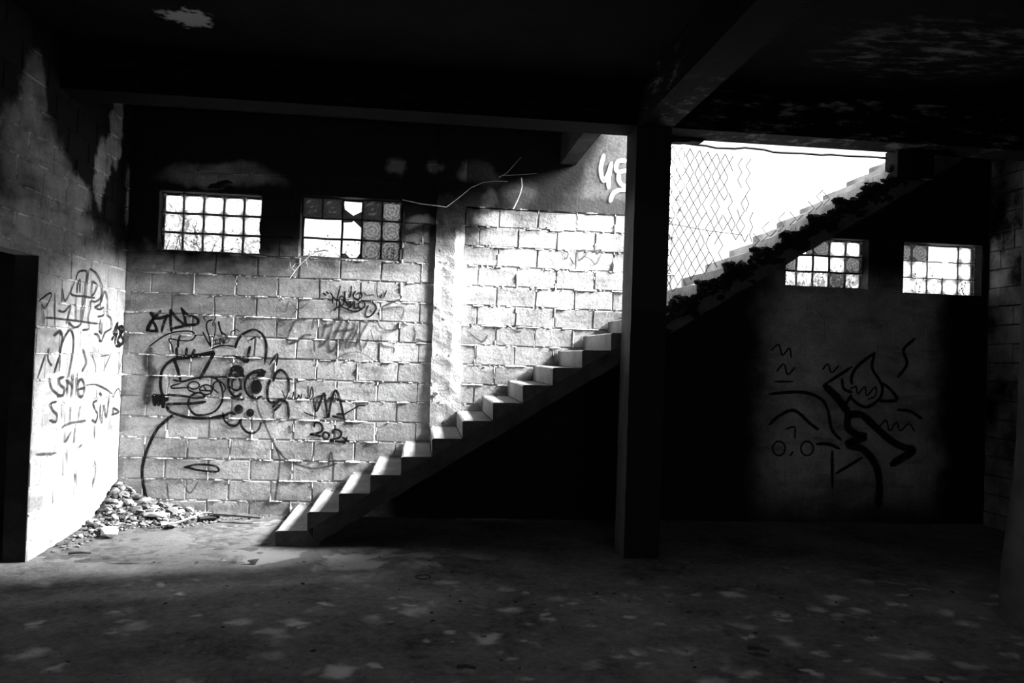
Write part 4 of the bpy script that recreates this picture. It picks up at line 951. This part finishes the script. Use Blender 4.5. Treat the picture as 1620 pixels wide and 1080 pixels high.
def smooth_pts(pts, k=5):
    if len(pts) < 3:
        (a, b), (c, d) = pts; return [(a+(c-a)*i/k, b+(d-b)*i/k) for i in range(k+1)]
    closed = math.hypot(pts[0][0]-pts[-1][0], pts[0][1]-pts[-1][1]) < .004
    P_ = [pts[-2] if closed else pts[0]]+pts+[pts[1] if closed else pts[-1]]; out = []
    for i in range(1, len(P_)-2):
        p0, p1, p2, p3 = P_[i-1:i+3]
        for j in range(k):
            t = j/k
            out.append(tuple(.5*((2*p1[q])+(-p0[q]+p2[q])*t+(2*p0[q]-5*p1[q]+4*p2[q]-p3[q])*t*t+(-p0[q]+3*p1[q]-3*p2[q]+p3[q])*t**3) for q in (0, 1)))
    return out+[pts[-1]]
LAYER = [0]
def graffiti(key, label, mat, parent, side='b', base=.0065, wmul=1.0):
    v, f, uv = [], [], []
    for w, pts in G[key]:
        LAYER[0] += 1; d = base+.00025*(LAYER[0] % 14)
        put = (lambda a, c: (a, -d, c)) if side == 'b' else (lambda a, c: (d, a, c))
        if w == 0:
            cx = sum(p[0] for p in pts)/len(pts); cz = sum(p[1] for p in pts)/len(pts); o = len(v)
            v.append(put(cx, cz)); v += [put(*p) for p in pts]; n = len(pts)
            for i in range(n-1):
                f.append((o, o+1+i, o+2+i)); uv += [(.5, .5), (.5, .80), (.5, .80)]
            continue
        q = smooth_pts(pts); n = len(q); w = w*wmul*1.4
        dx, dz = q[0][0]-q[1][0], q[0][1]-q[1][1]; l = math.hypot(dx, dz) or 1; q[0] = (q[0][0]+dx/l*w*.4, q[0][1]+dz/l*w*.4)
        dx, dz = q[-1][0]-q[-2][0], q[-1][1]-q[-2][1]; l = math.hypot(dx, dz) or 1; q[-1] = (q[-1][0]+dx/l*w*.4, q[-1][1]+dz/l*w*.4)
        o = len(v)
        for i, (a, c) in enumerate(q):
            A, B_ = q[max(0, i-1)], q[min(n-1, i+1)]; tx, tz = B_[0]-A[0], B_[1]-A[1]; l = math.hypot(tx, tz) or 1
            nx, nz = -tz/l, tx/l; ww = w/2*(1+.15*mnoise.noise(Vector((a*8, c*8, 1))))*(.55 if i in (0, n-1) else 1)
            v += [put(a+nx*ww, c+nz*ww), put(a-nx*ww, c-nz*ww)]
        for i in range(n-1):
            f.append((o+2*i, o+2*i+1, o+2*i+3, o+2*i+2)); u = i/n
            uv += [(u, 0), (u, 1), (u, 1), (u, 0)]
    me = bpy.data.meshes.new('graffiti'); me.from_pydata(v, [], f); me.update()
    L_ = me.uv_layers.new(name='UVMap')
    for i, c in enumerate(uv): L_.data[i].uv = c
    return obj('graffiti', me, mat, parent, label=label)
for key, lab, mt, wm in [
    ('kdb', 'black sprayed letters KDB', M_black, 1), ('hat', 'thin black hat-like loop with short dashes', M_black, 1), ('vino', 'small black sprayed tag VINO', M_black, 1),
    ('head', 'black sprayed cartoon head in profile with a fat cigar', M_black, 1), ('face', 'black sprayed cartoon face with big round eyes', M_black, 1),
    ('nape', 'thin black curves below the sprayed faces', M_greyp, 1.2), ('wm', 'black zigzag sprayed initials WM', M_black, 1), ('year', 'black sprayed number 2020', M_black, 1.1),
    ('komeor', 'small black looping signature in quotation marks', M_black, 1), ('chrome', 'broad grey sprayed letters', M_greyp, 1.1), ('loops', 'faint crown and arch lines', M_greyp, 1),
    ('sblock', 'faint grey block letter S', M_greyp, 1.1), ('pill', 'black sprayed pill-shaped loop', M_black, 1), ('akur', 'faint scrawled tag by the stairs', M_greyp, 1),
    ('white45', 'white painted figures beside the column', M_white, 1), ('smear', 'dark sprayed smear by the corner', M_greyp, 1.3), ('bigtag', 'large black angular tag in the dim right corner', M_black, 1)]:
    graffiti(key, lab, mt, wall_back, 'b', .0105 if key == 'white45' else .0065, wm)
for key, lab, mt, wm in [('napa', 'outlined bubble letters NAPA', M_mid, 1.25), ('eighteen', 'black sprayed number 18 between dots', M_black, 1), ('narch', 'grey sprayed arch letter n', M_mid, 1),
    ('smo', 'grey sprayed letters SMO', M_mid, 1), ('sin', 'grey sprayed letters SIN', M_mid, 1), ('faint', 'faint washed-out sprayed strokes', M_greyp, 1.2)]:
    graffiti(key, lab, mt, wall_left, 'l', .0065, wm)

# ------------------------------------------------------------------ chain-link fence across the stair side
fence = empty('chain_link_fence', (4.9, -W+.06, 2.2), label='torn chain-link mesh hanging beside the column above the stairs', cat='fence')
fy = -W+.06; r = random.Random(31); DX, DZ = .040, .068
nW = 22
for i in range(nW):
    xc = 4.925+DX*i; pts = []; z = 3.56-.004*i; k = 0
    zl = stair_z(xc)+R+.02
    if i > 14: zl = max(zl, 2.80-.02*(i-14))
    sgn = 1 if i % 2 else -1
    while z > zl:
        s = sgn if k % 2 else -sgn
        pts.append((xc+s*DX*.5+r.uniform(-.006, .006), fy+.004*s, z+r.uniform(-.005, .005))); z -= DZ; k += 1
    segs = [pts]
    if i > 9 and len(pts) > 8:
        c = r.randint(3, len(pts)-3); segs = [pts[:c], pts[c+1:]]
        if i > 15: segs = [pts[c+1:]] if i % 2 else [pts[:c], pts[c+2:]]
    for sg in segs:
        if len(sg) > 1:
            bb = MB(); bb.tube(sg, .0036, 4); at(obj('wire', bb, M_wire, fence), fence)
for i in range(9):          # stubs left along the stair edge
    xc = 5.80+.085*i+r.uniform(-.02, .02); z = stair_z(xc)+R; pts = [(xc+(.03 if q % 2 else -.03), fy, z+.06*q) for q in range(2+r.randint(0, 2))]
    bb = MB(); bb.tube(pts, .0034, 4); at(obj('wire', bb, M_wire, fence), fence)
bb = MB(); bb.tube([(4.89+.1*q, fy, 2.865-.010*q+.004*math.sin(q)) for q in range(9)], .0028, 4); at(obj('tension_wire', bb, M_wire, fence), fence)
bb = MB(); bb.tube([(4.88+.09*q, fy, 3.580-.0008*q+.004*math.sin(q*.9)-(.014 if 5 < q < 9 or 11 < q < 18 else 0)) for q in range(25)], .011, 5); at(obj('top_rail', bb, M_wire, fence), fence)

bb = MB(); r = random.Random(88)
bb.prism([(4.885, 3.545)]+[(4.93+.04*i, 3.548+r.uniform(-.008, .008)+.0035*i) for i in range(9)]+[(5.29, 3.602), (4.885, 3.602)], -W-.05, -W+.04); at(obj('batten', bb, M_blackconc, fence, label='ragged black batten holding the mesh'), fence)

# ------------------------------------------------------------------ twigs, vines and a loose cable
def twig(name, lines, rad, mat, label, cat, group=None):
    e = MB()
    for j, l in enumerate(lines): e.tube(l, rad*(1 if j == 0 else .65), 4, .5)
    return obj(name, e, mat, label=label, cat=cat, group=group)
def wl(pts, y=-.04): return [(x, y+(.01*math.sin(i*2.3)), z) for i, (x, z) in enumerate(pts)]
twig('dry_branch', [wl([(1.90, 2.62), (1.80, 2.60), (1.736, 2.553), (1.66, 2.48), (1.60, 2.40), (1.555, 2.32)], -.06), wl([(1.66, 2.48), (1.60, 2.47), (1.575, 2.43)], -.06), wl([(1.60, 2.40), (1.56, 2.43), (1.55, 2.48)], -.06), wl([(1.74, 2.555), (1.70, 2.60), (1.73, 2.66)], -.06), wl([(1.70, 2.52), (1.72, 2.45)], -.06)],
     .007, M_twig, 'pale dry branch dangling from the broken window sill', 'branch')
twig('loose_cable', [wl([(2.62, 3.16), (2.80, 3.13), (2.97, 3.115), (3.06, 3.11), (3.18, 3.21), (3.299, 3.315), (3.42, 3.38), (3.55, 3.40), (3.67, 3.40)])], .004, M_twig, 'thin pale cable sagging over the pilaster head', 'cable')
twig('dry_vine', [wl([(3.58, 3.44), (3.66, 3.49), (3.72, 3.56), (3.80, 3.66)]), wl([(3.62, 3.46), (3.80, 3.48), (3.97, 3.50)])], .004, M_twig, 'thin forked vine on the sooty wall right of the cable', 'vine')
twig('dry_stalk', [wl([(3.735, 3.127), (3.77, 3.20), (3.80, 3.28), (3.82, 3.36), (3.81, 3.45)])], .006, M_twig, 'short pale stalk leaning on the wall above the blocks', 'stalk')
def bush_twigs(x0, x1, z0, z1, y, n, seed, label, dark=True):
    r = random.Random(seed); e = MB()
    for i in range(n):
        x, z = r.uniform(x0, x1), z0; a = r.uniform(-1.0, 1.0); pts = []
        for q in range(r.randint(5, 11)):
            pts.append((x, y+r.uniform(-.012, .012), z)); a += r.uniform(-.5, .5)
            x = min(max(x+.035*math.sin(a), x0), x1); z = min(max(z+.035*math.cos(a), z0+.005), z1)
        e.tube(pts, r.uniform(.0012, .0032), 3, .4)
        for q in range(3):
            p = pts[r.randrange(len(pts))]; s = r.uniform(.006, .016); t = r.uniform(0, 3)
            e.add([(p[0]-s*math.cos(t), p[1], p[2]-s*math.sin(t)), (p[0]+s*.4*math.sin(t), p[1]-.004, p[2]-s*.4*math.cos(t)), (p[0]+s*math.cos(t), p[1], p[2]+s*math.sin(t)), (p[0]-s*.4*math.sin(t), p[1]+.004, p[2]+s*.4*math.cos(t))], [(0, 1, 2, 3)])
    return obj('dead_creeper', e, M_twigdark, label=label, cat='creeper')
bush_twigs(.29, 1.23, 2.565, 3.08, .085, 34, 1, 'dark dead creeper across the panes of the intact left window')
bush_twigs(1.66, 2.55, 2.565, 2.80, .06, 30, 2, 'dark dead creeper on the sill of the broken window')
bush_twigs(6.70, 7.50, 2.49, 2.72, .085, 26, 3, 'dark dead creeper low in the window under the stairs')
bush_twigs(8.00, 8.85, 2.465, 2.75, .09, 12, 4, 'few dark stems in the far right window')

# outside: ground bank and bushes that show through the openings
b = MB(); b.box(-6, 18, .2, 14, 1.9, 2.2)
obj('ground', b, M_ground, kind='structure', label='bright ground outside the windows', cat='ground')
def bush(x, y, z, rx, rz, n, seed, label):
    r = random.Random(seed); e = MB()
    for i in range(n):
        a, c, q = r.uniform(0, 6.28), r.uniform(-1, 1), r.random()**.4
        s_ = math.sqrt(1-c*c); p = Vector((x+rx*q*s_*math.cos(a), y+rx*.6*q*s_*math.sin(a), z+rz*(.5+.5*q*c)))
        u = Vector((r.uniform(-1, 1), r.uniform(-1, 1), r.uniform(-1, 1))).normalized(); w = u.cross(Vector((.3, .5, .8))).normalized(); l = r.uniform(.04, .09)
        e.add([p-u*l, p+w*l*.4, p+u*l, p-w*l*.4], [(0, 1, 2, 3)])
    root = empty('bush', (x, y, 2.2), label=label, cat='bush', group='bushes outside the windows')
    at(obj('foliage', e, M_leaf, root, kind='stuff'), root)
    st = MB()
    for q in range(5): st.tube([(x+.05*q-.1, y, 2.2), (x+(q-2)*.2*rx, y+.1*math.sin(q), z+rz*.6)], .02, 5, .4)
    at(obj('stem', st, M_twigdark, root), root)
bush(-.6, 2.2, 2.2, .9, 1.2, 500, 1, 'loose bush outside behind the left window')
bush(1.1, 2.6, 2.2, .8, .9, 350, 2, 'low bush outside behind the broken window')
bush(8.6, 2.4, 2.2, 1.0, .8, 350, 3, 'low bush outside behind the right windows')

# ------------------------------------------------------------------ rubble heap in the corner
def mound(x, d):
    h = .20*math.exp(-(x/.28)**2-(d/.42)**2)+.10*math.exp(-(x/.16)**2)*max(0, 1-d/1.75)+.06*math.exp(-(d/.16)**2)*max(0, 1-x/1.8)
    h += .10*math.exp(-((x-.35)/.40)**2-((d-.25)/.26)**2)
    return h
def reach(x, d): return mound(x, d) > .012
b = MB(); n = 60
for j in range(n+1):
    for i in range(n+1):
        x = 1.66*i/n; d = 1.85*j/n
        b.v.append((x, -d, mound(x, d)*.85-.012+.01*mnoise.noise(Vector((x*12, d*12, 0)))))
for j in range(n):
    for i in range(n):
        a = j*(n+1)+i; b.f.append((a, a+n+1, a+n+2, a+1))
obj('rubble_mound', b, M_soil, kind='stuff', label='dusty grey mound of crushed rubble filling the left corner', cat='rubble')
CH = [lump_mesh(200+i, flat=f) for i, f in enumerate((.22, .3, .45, .18, .35, .4, .25, .55))]
VAR = {}
def chunk_mesh(i, mt):
    if (i, mt.name) not in VAR:
        me = CH[i].copy(); me.materials.append(mt); VAR[(i, mt.name)] = me
    return VAR[(i, mt.name)]
r = random.Random(41); cnt = 0
while cnt < 270:
    x = abs(r.gauss(0, .55)); d = abs(r.gauss(0, .6))
    if x > 1.60 or d > 1.75 or x < .04 or d < .05 or not reach(x, d): continue
    s = r.uniform(.03, .115)*(1.15 if x+d < .9 else .75)
    mt = r.choice([M_pale, M_pale, M_grey, M_grey, M_darkrub])
    obj('rubble_chunk', chunk_mesh(r.randrange(8), mt), None, None, (x, -d, mound(x, d)*.85+s*.12), (r.uniform(-.5, .5), r.uniform(-.5, .5), r.uniform(0, 6.28)), (s, s*r.uniform(.35, .9), s),
        label='%s broken piece in the rubble %s' % ({M_pale: 'pale', M_grey: 'grey', M_darkrub: 'charred'}[mt], 'piled right in the corner' if x+d < .75 else 'strung along the left wall' if d > x else 'strung along the back wall'),
        cat='rubble', group='rubble pieces in the left corner heap'); cnt += 1
for (x, d, s, mt, lab) in [(.50, .42, .20, M_pale, 'largest pale plaster lump on the corner rubble heap'), (.28, .95, .22, M_pale, 'long flat pale slab at the foot of the left wall'),
                           (.95, .30, .17, M_darkrub, 'charred black lump between rubble and back wall'), (.70, .62, .13, M_grey, 'grey shard at the front edge of the rubble')]:
    obj('rubble_chunk', chunk_mesh(1, mt), None, None, (x, -d, mound(x, d)*.85+s*.12), (.1, -.1, x*7), (s*1.4, s*.8, s), label=lab, cat='rubble', group='rubble pieces in the left corner heap')
b = MB(); r = random.Random(42); c = 0
while c < 1100:
    x = abs(r.gauss(0, .7)); d = abs(r.gauss(0, .7))
    if x > 1.64 or d > 1.8 or x < .02 or d < .02 or mound(x, d) < .006: continue
    add_lump(b, c, (x, -d, max(0, mound(x, d)*.85-.005)), r.uniform(.012, .04), r.uniform(.3, .7)); c += 1
obj('fine_rubble', b, M_grey, kind='stuff', label='fine grit and chips spread over the corner rubble heap', cat='rubble')
# broken plank and curled strip lying in the heap
b = MB(); b.tube([(.98, -.30, .07), (1.2, -.34, .065), (1.42, -.36, .05)], .022, 5, .8)
obj('wood_scrap', b, M_grey, label='long grey wood scrap lying along the rubble by the wall', cat='scrap')
b = MB(); b.tube([(.60, -.62, .02), (.72, -.55, .03), (.82, -.47, .06), (.90, -.40, .09), (.98, -.38, .09)], .013, 5, .6)
obj('curled_strip', b, M_pale, label='curled pale strip on the rubble front edge', cat='scrap')

# grit at the wall end of the treads
r = random.Random(43)
for i in range(60):
    k = r.randrange(0, 11); x = SX+T*k+r.uniform(.03, T-.03); d = abs(r.gauss(0, .10))+.03; s = r.uniform(.015, .04)
    obj('tread_chip', chunk_mesh(r.randrange(8), r.choice([M_pale, M_grey])), None, None, (x, -d, SH+R*k+s*.12), (0, 0, r.uniform(0, 6)), (s, s, s),
        label='tiny plaster chip on a stair tread against the wall', cat='chip', group='chips on the stair treads')
# scattered bits on the floor
r = random.Random(44)
for i in range(120):
    x = r.uniform(.6, 6.9); y = r.uniform(-4.4, -1.5); s = r.uniform(.012, .035)
    mt = r.choice([M_pale, M_darkrub, M_darkrub, M_grey])
    obj('floor_chip', chunk_mesh(r.randrange(8), mt), None, None, (x, y, s*.1), (0, 0, r.uniform(0, 6)), (s*1.5, s, s),
        label='small %s chip lying loose on the floor %s' % ({M_pale: 'pale', M_grey: 'grey', M_darkrub: 'dark'}[mt], 'before the lower stairs' if y > -2.6 and x < 4.2 else 'left of the middle foreground' if x < 3 else 'in the middle foreground' if x < 4.6 else 'right of the column'), cat='chip', group='loose chips on the floor')
def stick(x, y, l, a, rad, mt, lab):
    b = MB(); b.tube([(x-l/2*math.cos(a), y-l/2*math.sin(a), rad*.8), (x, y, rad+.006), (x+l/2*math.cos(a), y+l/2*math.sin(a), rad*.8)], rad, 5, .7)
    obj('stick', b, mt, label=lab, cat='stick')
stick(4.83, -3.77, .12, -.5, .013, M_darkrub, 'short dark stick on the floor lower right of the column')
stick(3.15, -4.0, .10, -.2, .012, M_darkrub, 'short dark stick on the floor at the bottom middle')
stick(3.95, -3.05, .10, .1, .008, M_grey, 'thin grey stick on the floor below the column')
stick(.30, -1.62, .16, .1, .010, M_darkrub, 'dark stick on the floor by the doorway corner')
b = MB(); b.tube([(2.93+.055*math.cos(q*.42), -2.25+.055*math.sin(q*.42), .006) for q in range(16)], .004, 4)
obj('wire_ring', b, M_wire, label='thin dark wire ring lying on the floor before the stairs', cat='ring')
obj('foil_scrap', chunk_mesh(3, M_pale), None, None, (5.83, -1.95, .012), (.3, 0, .4), (.09, .05, .06), label='small bright scrap alone on the black floor right of the column', cat='scrap')

# tapering post at the right edge
def lathe(prof, k=28):
    b = MB()
    for rad, z in prof:
        for j in range(k):
            a = 2*math.pi*j/k; b.v.append((rad*math.cos(a), rad*math.sin(a), z))
    for i in range(len(prof)-1):
        for j in range(k): b.f.append((i*k+j, i*k+(j+1) % k, (i+1)*k+(j+1) % k, (i+1)*k+j))
    me = b.mesh('post')
    for p in me.polygons: p.use_smooth = True
    return me
obj('round_post', lathe([(.30, -.02), (.298, .10), (.285, .35), (.262, .60), (.235, .85), (.215, 1.2), (.205, 1.8), (.205, ZC)]), M_post, None, (7.065, -3.25, 0),
    label='grey round post flaring at its base at the right edge', cat='post')
